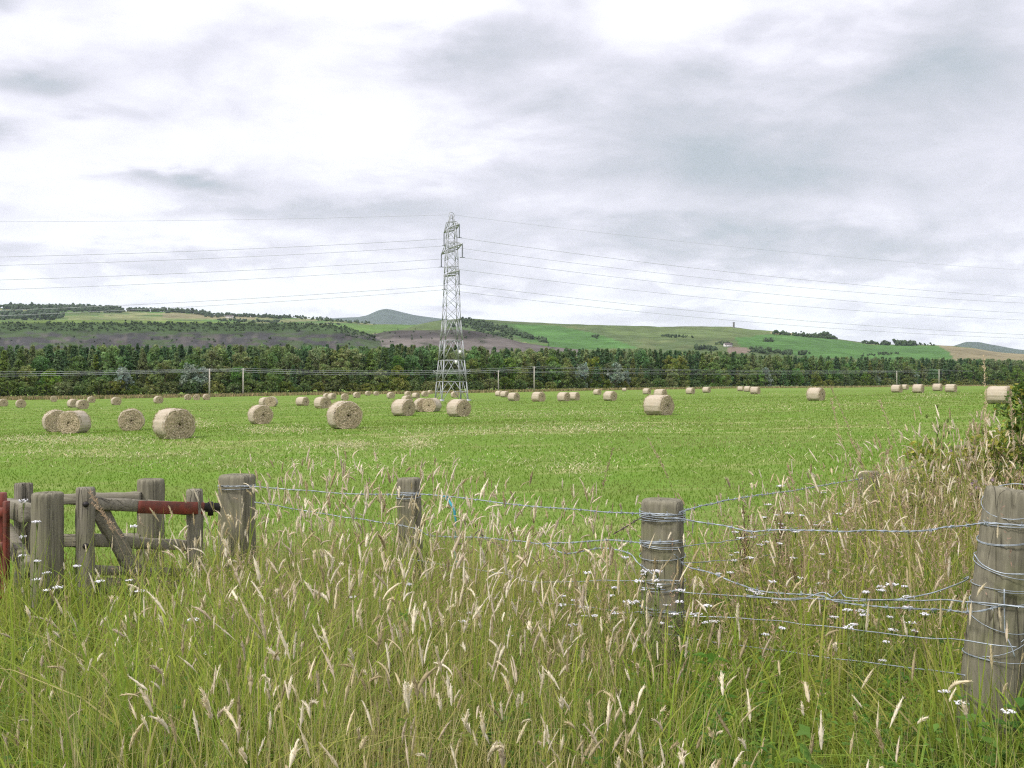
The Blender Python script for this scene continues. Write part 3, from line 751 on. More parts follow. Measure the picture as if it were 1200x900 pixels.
GR1 = [(0.270, 0.365, 0.038), (0.220, 0.335, 0.038), (0.340, 0.390, 0.058), (0.165, 0.270, 0.040)]
GR2 = [(0.44, 0.41, 0.11), (0.385, 0.395, 0.085), (0.54, 0.47, 0.21), (0.33, 0.36, 0.08)]
HT = ([-200, 0, 120, 260, 400, 560, 760, 960, 1080, 1200], [.78, .80, .84, .84, .83, .74, .66, .70, .76, .78])
def hfac(px, y):
    """taller, ranker growth along the back fence; lower, lusher grass before the right-hand wires"""
    return 1 + sstep(900, 1060, px) * (0.34 * sstep(4.6, 6.2, y) - 0.06 * sstep(4.4, 3.4, y)) - 0.10 * sstep(700, 780, px) * sstep(4.6, 4.0, y)
def lushness(x, y, px):
    return sstep(0.40, 0.60, fbm(x * 0.9 + 9, y * 0.9, 95, 3) + 0.22 * sstep(820, 1000, px) * sstep(5.2, 4, y) + 0.12 * sstep(180, 20, px) - 0.05 * (sstep(250, 350, px) * sstep(700, 560, px)))
def tall_grass():
    # tussocks of broad arching blades
    nt = 1500
    x, y, px = scatter(nt, 1.3)
    # rank tufts crowding the feet of the posts
    ex = np.array([(1.42 + RG.normal(0, .16), 2.98 + RG.normal(0, .10)) for k in range(26)] + [(0.66 + RG.normal(0, .12), 4.22 + RG.normal(0, .06)) for k in range(9)] + [(-2.3 + RG.normal(0, .5), 4.65 + RG.normal(0, .12)) for k in range(34)])
    x = np.concatenate([x, ex[:, 0]]); y = np.concatenate([y, ex[:, 1]]); px = CX + F * x / y; nt = len(x)
    lu = lushness(x, y, px); per = np.where(RG.random(nt) < 0.2 + 0.75 * lu, RG.integers(26, 60, nt), 8)
    k = np.repeat(np.arange(nt), per); n = len(k); a = RG.uniform(0, 2 * PI, n); rr = np.abs(RG.normal(0, 0.05, n))
    bx = x[k] + rr * np.cos(a); by = y[k] + rr * np.sin(a)
    h = (np.interp(px, *HT) * hfac(px, y))[k] * RG.uniform(0.6, 1.25, nt)[k] * RG.uniform(0.55, 1.1, n) * (0.8 + 0.2 * sstep(1.5, 3, by))
    tint = pick(nt, GR1, None, .25)[k] * RG.uniform(.75, 1.25, (n, 1)); dry = (RG.random(n) < .12 + .3 * (1 - lu[k]))[:, None]
    c = np.where(dry, pick(n, GR2), tint)
    V, Q, T, C, _ = blades(np.stack([bx, by, ground(bx, by) - 0.02], -1), h, RG.uniform(0.006, 0.0120, n) * (0.8 + 0.06 * by) * (1 + .55 * lu[k]), a, np.abs(RG.normal(0.14, 0.14, n)), np.abs(RG.normal(0.5, 0.4, n)), a + PI / 2 + RG.normal(0, .5, n), c, 6, c * .7 + np.array((.30, .28, .10)) * .3)
    out = [(V, Q, T, C)]
    # single blades between
    n = 40000
    x, y, px = scatter(n)
    lu = lushness(x, y, px)[:, None]
    h = np.interp(px, *HT) * hfac(px, y) * RG.uniform(0.4, 1.1, n) * (0.72 + 0.6 * fbm(x * 0.8, y * 0.8, 91, 3)) * (0.8 + 0.2 * sstep(1.5, 3, y))
    c = np.where(RG.random((n, 1)) < lu, pick(n, GR1), pick(n, GR2)); tip = c * 0.6 + np.array((0.34, 0.31, 0.12)) * 0.4
    V, Q, T, C, _ = blades(np.stack([x, y, ground(x, y) - 0.02], -1), h, RG.uniform(0.003, 0.007, n) * (0.8 + 0.07 * y), RG.uniform(0, 2 * PI, n), RG.normal(0.02, 0.18, n), np.abs(RG.normal(0.25, 0.35, n)), RG.uniform(0, PI, n), c, 5, tip)
    o = len(out[0][0]); out.append((V, Q + o, T + o, C))
    tag(link('tall_grass', np_mesh('tall_grass', np.concatenate([q[0] for q in out]), [np.concatenate([q[1] for q in out]), np.concatenate([q[2] for q in out])], [M['grass']], np.concatenate([q[3] for q in out]))), 'tall green and yellowing grass filling the verge', 'grass', kind='stuff')
    # upright straw-coloured stalks and dead blades
    n = 15000
    x, y, px = scatter(n, wt=([-200, 0, 130, 300, 560, 800, 1000, 1200], [.3, .3, .8, 1, 1, .6, .35, .35]))
    c = pick(n, [(0.50, 0.43, 0.20), (0.43, 0.39, 0.15), (0.58, 0.50, 0.29), (0.34, 0.27, 0.15)])
    V, Q, T, C, _ = blades(np.stack([x, y, ground(x, y) - 0.02], -1), np.interp(px, *HT) * hfac(px, y) * RG.uniform(0.4, 1.1, n), RG.uniform(0.0022, 0.004, n) * (0.8 + 0.07 * y), RG.uniform(0, 2 * PI, n), RG.normal(0, 0.2, n), RG.normal(0.05, 0.15, n), RG.uniform(0, PI, n), c, 4)
    tag(link('dead_grass', np_mesh('dead_grass', V, [Q, T], [M['dry']], C)), 'dry straw-coloured dead grass among the green', 'grass', kind='stuff')
tall_grass()

def seed_grass(n, y0, y1, wt):
    """flowering stems, each ending in a tapering seed head"""
    x, y, px = scatter(n, y0, wt, 0.15, 0.4, y1)
    g = ground(x, y)
    H = np.interp(px, [-200, 0, 120, 250, 310, 480, 560, 700, 800, 1000, 1090, 1200], [.74, .72, .80, .94, 1.16, 1.14, 1.0, .90, .88, 1.04, 1.25, 1.3])
    h = H * (1 - .2 * sstep(900, 1050, px) * sstep(4.8, 3.6, y)) * RG.uniform(0.6, 1.04, n) * (0.86 + 0.14 * sstep(2, 3.5, y))
    far = sstep(6.5, 9, y); h = h * (1 - 0.12 * far)
    ldir = RG.normal(0.2, 1.1, n) + np.where(RG.random(n) < .45, PI, 0); lean = np.abs(RG.normal(0.04, 0.12, n)); curl = np.abs(RG.normal(0.06, 0.12, n))
    yaw = RG.uniform(0, PI, n)
    root = np.stack([x, y, g - 0.02], -1)
    sc = pick(n, [(0.34, 0.32, 0.12), (0.40, 0.34, 0.17), (0.27, 0.29, 0.085), (0.44, 0.36, 0.20)])
    V, Q, T, C, cc = blades(root, h, RG.uniform(0.0022, 0.0036, n) * (0.8 + 0.08 * y), ldir, lean, curl, yaw, sc, 6)
    mb_V = [V]; Fq = [Q]; Ft = [T]; Cs = [C]; n0 = len(V)
    # seed heads
    L = RG.uniform(0.03, 0.085, n) * (0.85 + 0.05 * y); rad = RG.uniform(0.0020, 0.0044, n) * (0.85 + 0.05 * y)
    d0 = cc[:, -1] - cc[:, -3]; d0 /= np.linalg.norm(d0, axis=1)[:, None]
    nod = np.abs(RG.normal(0.05, 0.35, n)) * np.where(RG.random(n) < .3, 2.6, .5)
    K = 8; tt = np.linspace(0, 1, K)
    hd = np.stack([np.cos(ldir), np.sin(ldir), -0.5 * np.ones(n)], -1)
    step = d0[:, None, :] + hd[:, None, :] * (nod[:, None] * tt)[..., None]
    step /= np.linalg.norm(step, axis=2)[..., None]
    path = (cc[:, -1] - d0 * 0.01)[:, None, :] + np.cumsum(step * (L / (K - 1))[:, None, None], 1)
    prof = np.array([0.25, 0.75, 1.0, 1.0, 0.9, 0.75, 0.5, 0.1])
    rr = rad[:, None] * prof[None] * RG.uniform(0.55, 1.45, (n, K))
    ref = np.stack([-np.sin(ldir), np.cos(ldir), np.zeros(n)], -1)[:, None, :]
    u = np.broadcast_to(ref, path.shape); v = np.cross(step, u)
    S = 5; a = np.arange(S) * 2 * PI / S
    ring = path[:, :, None, :] + rr[:, :, None, None] * (np.cos(a)[None, None, :, None] * u[:, :, None, :] + np.sin(a)[None, None, :, None] * v[:, :, None, :]) * RG.uniform(0.8, 1.2, (n, K, S, 1))
    b = (np.arange(n) * K * S)[:, None, None]; i = np.arange(K - 1)[None, :, None] * S; j = np.arange(S)[None, None, :]; j2 = (j + 1) % S
    Qh = np.stack([b + i + j, b + i + j2, b + i + S + j2, b + i + S + j], -1).reshape(-1, 4) + n0
    hc = pick(n, [(0.64, 0.56, 0.39), (0.70, 0.63, 0.47), (0.54, 0.46, 0.28), (0.57, 0.48, 0.35), (0.75, 0.68, 0.53), (0.40, 0.33, 0.19)], None, .18)
    mb_V.append(ring.reshape(-1, 3)); Fq.append(Qh); Cs.append(np.repeat(hc, K * S, 0)); n0 += n * K * S
    # spikelets standing off the head
    m = 44; k = RG.integers(0, K - 1, (n, m)); f = RG.random((n, m, 1)); ar = np.arange(n)[:, None]
    base = path[ar, k] * (1 - f) + path[ar, k + 1] * f; ax = step[ar, k]
    th = RG.uniform(0, 2 * PI, (n, m, 1)); out = np.cos(th) * u[ar, k] + np.sin(th) * v[ar, k]; tang = np.cross(ax, out)
    r1 = rr[ar, k][..., None]
    tipp = base + out * r1 * RG.uniform(1.3, 2.6, (n, m, 1)) + ax * r1 * RG.uniform(1.2, 3.2, (n, m, 1))
    Vs = np.stack([base + out * r1 * .7 - tang * r1 * .45, base + out * r1 * .7 + tang * r1 * .45, tipp], 2)
    Ft.append(np.arange(n * m * 3).reshape(-1, 3) + n0); mb_V.append(Vs.reshape(-1, 3)); Cs.append(np.repeat(hc * 1.08, m * 3, 0)); n0 += n * m * 3
    tag(link('seeding_grass', np_mesh('seeding_grass', np.concatenate(mb_V), [np.concatenate(Fq), np.concatenate(Ft)], [M['dry']], np.concatenate(Cs))), 'tall grass stems with pale pinkish seed heads along the fence', 'grass', kind='stuff')
def panicles():
    # airy brown panicles and thin flowering stems, finer than the heads
    n = 3600
    x, y, px = scatter(n, 3.4, ([-200, 0, 200, 400, 700, 840, 900, 1200], [.15, .15, .4, .5, .5, .7, 1.4, 1.4]), 0.2, 0.4)
    H = np.interp(px, [0, 300, 560, 800, 1000, 1200], [.6, .95, .85, .85, 1.1, 1.25])
    h = H * RG.uniform(0.55, 1.02, n)
    ldir = RG.uniform(0, 2 * PI, n)
    c = pick(n, [(0.36, 0.28, 0.16), (0.30, 0.22, 0.14), (0.42, 0.34, 0.20)])
    V, Q, T, C, cc = blades(np.stack([x, y, ground(x, y)], -1), h, np.full(n, 0.002) * (0.8 + 0.08 * y), ldir, np.abs(RG.normal(0.05, 0.15, n)), np.abs(RG.normal(0.1, 0.15, n)), RG.uniform(0, PI, n), c, 6)
    m = 22; f = 0.62 + 0.38 * RG.random((n, m)) ; seg = np.clip((f * 6).astype(int), 0, 5); fr = (f * 6 - seg)[..., None]; ar = np.arange(n)[:, None]
    base = cc[ar, seg] * (1 - fr) + cc[ar, seg + 1] * fr
    d = RG.normal(0, 1, (n, m, 3)); d[..., 2] = np.abs(d[..., 2]) * .9 + .3; d /= np.linalg.norm(d, axis=2)[..., None]
    ln = (RG.uniform(0.006, 0.024, (n, m)) * (1.1 - f))[..., None] * 2 + 0.004
    e = base + d * ln; sv = np.cross(d, RG.normal(0, 1, (n, m, 3))); sv /= np.linalg.norm(sv, axis=2)[..., None]; s = 0.0016 * (0.8 + .1 * y)[:, None, None]
    Vs = np.stack([base, e - d * s * 2 + sv * s, e + d * s * 2, e - d * s * 2 - sv * s], 2)
    o = len(V); Fp = np.arange(n * m * 4).reshape(-1, 4) + o
    cp = pick(n, [(0.36, 0.25, 0.17), (0.30, 0.20, 0.15), (0.44, 0.33, 0.22)])
    tag(link('panicle_grass', np_mesh('panicle_grass', np.concatenate([V, Vs.reshape(-1, 3)]), [np.concatenate([Q, Fp]), T], [M['dry']], np.concatenate([C, np.repeat(cp, m * 4, 0)]))), 'thin brown airy grass panicles among the seed heads', 'grass', kind='stuff')
seed_grass(1350, 1.7, 3.9, ([-200, 0, 100, 300, 420, 720, 800, 900, 1200], [.22, .22, .3, .5, 1, 1, .6, .25, .22]))
seed_grass(3500, 3.8, 11.5, ([-200, 0, 100, 180, 300, 560, 700, 800, 960, 1100, 1250], [.2, .2, .3, .7, 1, 1, .75, .4, .5, .9, .9]))
panicles()

def herbs():
    n = 3400
    x, y, px = scatter(n, 1.8, ([-200, 0, 110, 180, 240, 330, 420, 700, 1000, 1100, 1200], [1, 1, .7, .3, .7, .5, .25, .3, .5, .7, .8]))
    Vs = []; Fs = []; Cs = []
    m = 34
    h = RG.uniform(0.25, 0.62, n)
    g = ground(x, y)
    f = RG.uniform(0.25, 1.0, (n, m)); ang = RG.uniform(0, 2 * PI, (n, m))
    base = np.stack([x[:, None] + np.cos(ang) * 0.008 + 0 * f, y[:, None] + np.sin(ang) * 0.008, g[:, None] + h[:, None] * f], -1)
    ln = RG.uniform(0.02, 0.055, (n, m, 1)) * (1.25 - f[..., None] * .7) * np.where(RG.random(n) < .05, 2.4, 1.0)[:, None, None]
    d = np.stack([np.cos(ang), np.sin(ang), RG.normal(0.35, 0.35, (n, m))], -1); d /= np.linalg.norm(d, axis=2)[..., None]
    s = np.stack([-np.sin(ang), np.cos(ang), 0 * ang], -1)
    w = ln * RG.uniform(0.16, 0.32, (n, m, 1))
    mid = base + d * ln * 0.5 + np.array([0, 0, 0.004]); tip = base + d * ln + np.array([0, 0, -1]) * ln * 0.15
    V = np.stack([base, mid - s * w, tip, mid + s * w], 2).reshape(-1, 3)
    c = pick(n, [(0.100, 0.210, 0.030), (0.130, 0.235, 0.045), (0.085, 0.180, 0.035), (0.150, 0.240, 0.040)])
    C = np.repeat(c, m * 4, 0)
    b = blades(np.stack([x, y, g], -1), h, np.full(n, 0.004), RG.uniform(0, 6, n), np.zeros(n), np.zeros(n), RG.uniform(0, PI, n), c, 3)
    o = len(V)
    tag(link('leafy_herbs', np_mesh('leafy_herbs', np.concatenate([V, b[0]]), [np.concatenate([np.arange(n * m * 4).reshape(-1, 4), b[1] + o]), b[2] + o], [M['grass']], np.concatenate([C, b[3]]))), 'small-leaved green herbs growing through the verge grass', 'undergrowth', kind='stuff')
herbs()

def field_grass():
    n = 270000
    y = np.exp(RG.uniform(math.log(5.2), math.log(230), n)); y = y[RG.random(n) < 1 - .75 * sstep(60, 230, y)]; n = len(y); x = RG.uniform(-1, 1, n) * (0.55 * y + 1.5)
    px = CX + F * x / y
    ok = y > np.interp(px, *YMX) - 0.6
    x, y = x[ok], y[ok]; n = len(x)
    edge = sstep(13, 6, y)
    h = RG.uniform(0.03, 0.075, n) * (1 + 1.6 * edge) * (0.7 + 0.6 * fbm(x * .5, y * .5, 111, 2)) * (1 + 0.004 * y)
    w = 0.0042 + 0.00062 * np.minimum(y, 120)
    c = pick(n, [(0.124, 0.220, 0.022), (0.144, 0.238, 0.027), (0.162, 0.244, 0.034), (0.112, 0.202, 0.021), (0.20, 0.232, 0.060)], [.34, .31, .2, .13, .02], .12)
    ol = (0.42 * sstep(0.46, 0.62, fbm(x * 0.16, y * 0.3, 131, 3) + 0.10 * sstep(760, 900, CX + F * x / y) * sstep(22, 12, y)))[:, None]
    c = c * (1 - ol) + pick(n, [(0.19, 0.19, 0.055), (0.15, 0.18, 0.045), (0.25, 0.21, 0.085)]) * ol
    dryp = sstep(0.56, 0.66, fbm(x * 0.12, y * 0.45, 117, 4))
    straw = pick(n, [(0.40, 0.36, 0.18), (0.34, 0.32, 0.13)])
    k = (RG.random(n) < dryp * 0.2)[:, None]
    c = np.where(k, straw, c)
    V, Q, T, C, _ = blades(np.stack([x, y, ground(x, y) - 0.005], -1), h, w, RG.uniform(0, 6.28, n), RG.normal(0, 0.35, n), RG.normal(0.15, 0.3, n), RG.uniform(0, PI, n), c, 2)
    tag(link('field_grass', np_mesh('field_grass', V, [Q, T], [M['grass']], C)), 'short fresh green regrowth of the mown field', 'grass', kind='stuff')
    # loose hay left lying in swaths
    P_ = []
    for (px, py, wx, wy, k) in [(20, 516, 70, 3, 260), (75, 517, 40, 3, 200), (160, 518, 60, 3, 160), (235, 497, 12, 3, 110), (120, 535, 70, 3, 220), (390, 525, 60, 3, 240), (410, 523, 15, 3, 130), (490, 519, 14, 6, 200), (675, 552, 22, 6, 110), (345, 505, 20, 3, 120),
                                (300, 505, 16, 3, 110), (660, 505, 60, 3, 260), (600, 487, 50, 2.5, 200), (690, 485, 30, 2, 120), (740, 500, 60, 4, 160), (1000, 475, 60, 2, 120), (1090, 464, 30, 2, 160), (870, 480, 60, 3, 130), (560, 540, 140, 8, 200), (860, 530, 120, 10, 130), (250, 545, 120, 6, 160),
                                (100, 525, 120, 3, 160), (540, 508, 90, 4, 200), (440, 548, 100, 6, 160), (980, 500, 80, 6, 100), (300, 480, 200, 2, 160), (900, 463, 100, 1.5, 100)]:
        qx = RG.normal(px, wx, k * 3); qy = RG.normal(py, wy, k * 3)
        for a, b in zip(qx, qy):
            D = hit(a, b)
            if D is not None and D > 7.5: P_.append((X(a, D) , D))
    P_ = np.array(P_); n = len(P_); x, y = P_[:, 0], P_[:, 1]
    c = pick(n, [(0.58, 0.51, 0.30), (0.50, 0.42, 0.24), (0.66, 0.60, 0.42)])
    V, Q, T, C, _ = blades(np.stack([x, y, ground(x, y) + RG.uniform(0.02, 0.09, n)], -1), RG.uniform(0.03, 0.09, n) * (1 + .004 * y), 0.004 + 0.0004 * y, RG.uniform(0, 6.28, n), RG.normal(0, 2.2, n), RG.normal(0, 0.4, n), RG.uniform(0, PI, n), c, 2)
    tag(link('loose_hay', np_mesh('loose_hay', V, [Q, T], [M['dry']], C)), 'pale wisps of loose hay left lying on the mown field', 'hay', kind='stuff')
_hy = np.geomspace(5, 900, 900)
def hit(px, py):
    z = EYE - (py - HY) / F * _hy
    k = np.nonzero(z < ground((px - CX) / F * _hy, _hy))[0]
    return float(_hy[k[0]]) if len(k) else None
field_grass()

def rough_strip():
    """uncut pale grass between the field and the wood"""
    n = 26000
    px = RG.uniform(-120, 1330, n); D = Dpole(px); D = D * 1.0 + RG.uniform(-4, 9, n) - sstep(800, 1100, px) * RG.uniform(0, 70, n)
    x = X(px, D); h = RG.uniform(0.35, 1.1, n)
    c = pick(n, [(0.30, 0.25, 0.12), (0.22, 0.21, 0.09), (0.36, 0.27, 0.15), (0.16, 0.17, 0.06), (0.24, 0.19, 0.10)])
    V, Q, T, C, _ = blades(np.stack([x, D, ground(x, D) - .02], -1), h, np.full(n, 0.35), RG.uniform(0, 6.28, n), RG.normal(0, 0.3, n), RG.normal(0.1, 0.2, n), RG.normal(0, 0.6, n), c, 2)
    tag(link('rough_grass', np_mesh('rough_grass', V, [Q, T], [M['dry']], C)), 'strip of pale rough uncut grass along the foot of the wood', 'grass', kind='stuff')
rough_strip()

# ------------------------------------------------------------------ hay bales
def make_bale(var):
    R, Wd = 0.625, 1.2; n = 72; FL = [.05, .09, .07][var]
    t = thing('hay_bale', label='x', cat='hay bale')
    a = np.arange(n) * 2 * PI / n
    wob = 0.016 * np.sin(2 * a + var * 2) + 0.010 * np.sin(5 * a + 1 + var) + 0.009 * RG.normal(0, 1, n) - 0.02 * np.maximum(0, np.sin(a))
    ysv = np.array([-.6, -.585, -.55, -.4, -.25, -.1, .05, .2, .35, .5, .56, .588, .6])
    fac = np.array([.93, .965, .99, 1, 1.004, .998, 1.003, 1, .998, 1, .99, .965, .93])
    V = []
    for yv, f in zip(ysv, fac):
        r = R * f + wob + RG.normal(0, 0.009, n)
        V.append(np.stack([r * np.cos(a), np.full(n, yv), np.maximum(r * np.sin(a), -R + FL)], -1))
    V = np.concatenate(V); V[:, 2] += R - FL
    k = len(ysv); i = np.arange(k - 1)[:, None] * n; j = np.arange(n)[None, :]; j2 = (j + 1) % n
    Q = np.stack([i + j, i + j2, i + n + j2, i + n + j], -1).reshape(-1, 4)
    off = np.array([0, 0, -(R - FL)])
    o = link('net_wrap', np_mesh('net_wrap', V + off, [Q], [M['bale_wrap']], None, None, True), t, (0, 0, R - FL))
    for s in (-1, 1):
        rings = np.linspace(1, 0, 12); Ve = []
        for q in rings:
            r = (R * .93 + wob) * q
            bul = 0.05 * (1 - q ** 2) + 0.008 * np.sin(q * 40) + RG.normal(0, 0.014, n) * (0 if q == 1 else 1)
            if q < .08: bul = bul - .05
            Ve.append(np.stack([r * np.cos(a), s * (.6 + bul), np.maximum(r * np.sin(a), -R + FL)], -1))
        Ve = np.concatenate(Ve); i = np.arange(11)[:, None] * n
        Qe = np.stack([i + j, i + j2, i + n + j2, i + n + j], -1).reshape(-1, 4)
        # loose straws sticking out of the face
        m = 700; rr = R * .95 * np.sqrt(RG.random(m)); th = RG.uniform(0, 2 * PI, m)
        b = np.stack([rr * np.cos(th), np.full(m, s * .625), np.maximum(rr * np.sin(th), -R + FL)], -1)
        d = np.stack([-np.sin(th), s * RG.uniform(.1, .8, m), np.cos(th)], -1) + RG.normal(0, .3, (m, 3)); L = RG.uniform(.03, .13, m)[:, None]
        w = np.cross(d, RG.normal(0, 1, (m, 3))); w /= np.linalg.norm(w, axis=1)[:, None]
        Vs = np.stack([b - w * .006, b + w * .006, b + d * L], 1).reshape(-1, 3)
        m2 = 500; th = RG.uniform(0, 2 * PI, m2); b2 = np.stack([R * .96 * np.cos(th), np.full(m2, s * RG.uniform(.45, .6, m2)), np.maximum(R * .96 * np.sin(th), -R + FL)], -1)
        d2 = np.stack([np.cos(th) * .6 - np.sin(th) * .7, s * RG.uniform(-.2, .8, m2), np.sin(th) * .6 + np.cos(th) * .7], -1) + RG.normal(0, .3, (m2, 3)); w2 = np.cross(d2, RG.normal(0, 1, (m2, 3))); w2 /= np.linalg.norm(w2, axis=1)[:, None]
        Vs = np.vstack([Vs, np.stack([b2 - w2 * .006, b2 + w2 * .006, b2 + d2 * RG.uniform(.04, .12, (m2, 1))], 1).reshape(-1, 3)]); m = m + m2
        link('bale_end', np_mesh('bale_end', np.concatenate([Ve, Vs]), [Qe, np.arange(m * 3).reshape(-1, 3) + len(Ve)], [M['bale_end']]), t, (0, 0, R - FL))
    return t
BALES = [  # px, top, base, face angle from the line of sight, label
    (4, 465.5, 475, 8, 'small round hay bale cut off by the left photo edge'),
    (24.5, 466, 476.3, 5, 'small round hay bale second from the left photo edge, standing alone'),
    (63, 464, 471.3, 0, 'tiny round hay bale far back, alone left of the group of three'),
    (86, 465.5, 476.3, 20, 'left bale of the far group of three above the twin near bales'),
    (96.5, 466, 478, 12, 'middle and nearest bale of the far group of three at left'),
    (107, 464.8, 472.5, 10, 'right bale of the far left group of three, furthest back of them'),
    (136, 462.8, 472.7, 15, 'small round hay bale far back behind the lone dark-centred bale'),
    (185.5, 462.5, 471.6, 15, 'small far hay bale above the largest bale on the left'),
    (220, 462.4, 469.4, 8, 'tiny hay bale, left of three in a row by the left pole'),
    (230.5, 462, 469.3, 8, 'tiny hay bale, middle of three in a row by the left pole'),
    (242, 462, 469.2, 10, 'tiny hay bale touching the foot of the left pole, right of three'),
    (65.5, 478.6, 505, 4, 'large hay bale half hidden behind its twin at left'),
    (87, 479, 507, -24, 'large hay bale in front of its twin at left, pale side on right'),
    (154, 476, 503.4, 0, 'large hay bale with dark hollow centre, standing alone at left'),
    (204, 474, 511.3, 20, 'largest nearest hay bale, pale wrapped side showing on its left'),
    (305, 472.6, 495.7, 15, 'medium hay bale in front of the small pair near the second left pole'),
    (311, 464.5, 476, 22, 'small hay bale behind the medium bale, left of the overlapping pair'),
    (318, 462.3, 475, -10, 'small hay bale, right and taller looking one of the overlapping pair'),
    (354.5, 464.5, 475.7, 45, 'small hay bale turned to the right, alone between pair and large bale'),
    (378, 462.3, 477, 30, 'small hay bale just left of the big central-left bale'),
    (383, 461.3, 468.5, 20, 'tiny hay bale peeping over the small bale left of the big one'),
    (389, 461.5, 469, 35, 'tiny hay bale right behind the small bale left of the big one'),
    (404, 462, 470, 15, 'tiny hay bale peeping over the top of the big left-centre bale'),
    (403.5, 466.8, 500.3, 14, 'big round hay bale left of centre, swirled face to the camera'),
    (418, 460, 467, 20, 'tiny far hay bale just right above the big left-centre bale'),
    (431, 461.3, 466.6, 25, 'tiny far hay bale, left of a close far pair'),
    (441, 461, 466.3, 20, 'tiny far hay bale, right of a close far pair'),
    (458, 460, 467.6, 22, 'small far hay bale alone left of the cluster by the pylon'),
    (472.5, 466, 486.3, 44, 'left bale of the three in a row before the pylon, pale side on left'),
    (494, 468, 484.3, 18, 'middle bale of the three in a row before the pylon'),
    (506, 465.4, 482.6, -22, 'right bale of the three in a row before the pylon'),
    (477, 465.3, 475, 30, 'small hay bale hidden behind the left bale of the row of three'),
    (487.5, 463, 470, 40, 'small hay bale behind the middle bale of the row of three'),
    (478, 458.8, 465.2, 25, 'tiny far hay bale above the row of three, left of the pylon'),
    (498, 458.2, 465, 25, 'tiny far hay bale immediately left of the pylon legs'),
    (504, 460.3, 465, 30, 'tiny far hay bale between its neighbour and the pylon leg'),
    (533, 458.2, 466, 20, 'small hay bale seen between the legs of the pylon'),
    (537.5, 466.8, 487.6, 36, 'medium hay bale right in front of the pylon'),
    (585, 458, 465, 45, 'small far hay bale, left of the touching pair at the pale pole'),
    (591.5, 458.2, 466, 50, 'small far hay bale, right of the touching pair at the pale pole'),
    (602, 459.3, 469.6, 48, 'small hay bale between the second pole pair, alone and nearer'),
    (631, 458.3, 470.3, 42, 'small hay bale at the foot of the taller middle pole'),
    (660.5, 459.6, 470.7, 50, 'small hay bale in front of its overlapped neighbour, right of the middle pole'),
    (672.5, 459.6, 470, 55, 'small hay bale overlapped from the left by its neighbour'),
    (700, 456.6, 463.5, 50, 'tiny far hay bale behind left of the lone small bale'),
    (715, 458.2, 470, 52, 'lone small hay bale left of the tiny white one'),
    (731.5, 456.8, 461.2, 88, 'tiny whitish bale seen side on at the wood foot'),
    (758, 455.2, 462.5, 55, 'small far hay bale left behind the large double-looking bale'),
    (774, 454.4, 466, 55, 'small hay bale peeping over the large right-centre bale'),
    (772, 457.3, 482.7, 48, 'large hay bale right of centre, turned with swirled face to right'),
    (809, 453.7, 461.6, 58, 'small hay bale, left of the far pair right of centre'),
    (828, 453, 460.2, 62, 'small hay bale, right of the far pair right of centre'),
    (867.6, 451.3, 457.2, 80, 'tiny pale far bale, leftmost of three touching the rough strip'),
    (876, 451.2, 457.8, 70, 'tiny far bale, middle of three touching the rough strip'),
    (885, 451.6, 460.7, 68, 'small bale, nearest and rightmost of three touching the rough strip'),
    (956, 453.3, 469, 62, 'lone medium hay bale seen side on at right'),
    (1051, 448.6, 458.4, 66, 'small bale at the foot of the left far pole, far right group'),
    (1060.5, 450, 456.3, 60, 'tiny bale hidden between two side-on bales at right'),
    (1076, 448, 458.3, 70, 'side-on bale between the two far right poles'),
    (1098.6, 447.7, 456.6, 72, 'side-on bale at the foot of the rightmost pole'),
    (1114.5, 447.5, 457.8, 68, 'side-on bale overlapping its left neighbour near the rightmost pole'),
    (1171, 449, 471.3, 74, 'large side-on hay bale beside the bush at right edge'),
]
def build_bales():
    protos = [make_bale(v) for v in range(3)]; used = [False] * 3
    for (px, top, base, ang, lab) in BALES:
        hpx = base - top; Ds = 1.22 * F / hpx
        Dr = hit(px, base) or Ds
        Dr = min(max(Dr, Ds * 0.8), Ds * 1.25)
        D = (Ds * Dr) ** 0.5
        D = min(D, float(Dpole(px)) - 5)
        s = min(max(hpx * D / F / 1.205, 0.8), 1.2)
        x = X(px, D); g = float(min(ground(x, D), ground(x - .4, D - .4), ground(x + .4, D - .4))) - 0.02
        rz = -math.atan2(x, D) + math.radians(ang) + RG.normal(0, .03)
        v = int(RG.integers(0, 3)); pro = protos[v]
        if not used[v]:
            o = pro; o.location = (x, D, g); o.rotation_euler = (0, 0, rz); o.scale = (s, s, s); o['label'] = lab; used[v] = True
        else: o = dup(pro, (x, D, g), rz, s, lab)
        o['group'] = 'round hay bales scattered over the field'
build_bales()

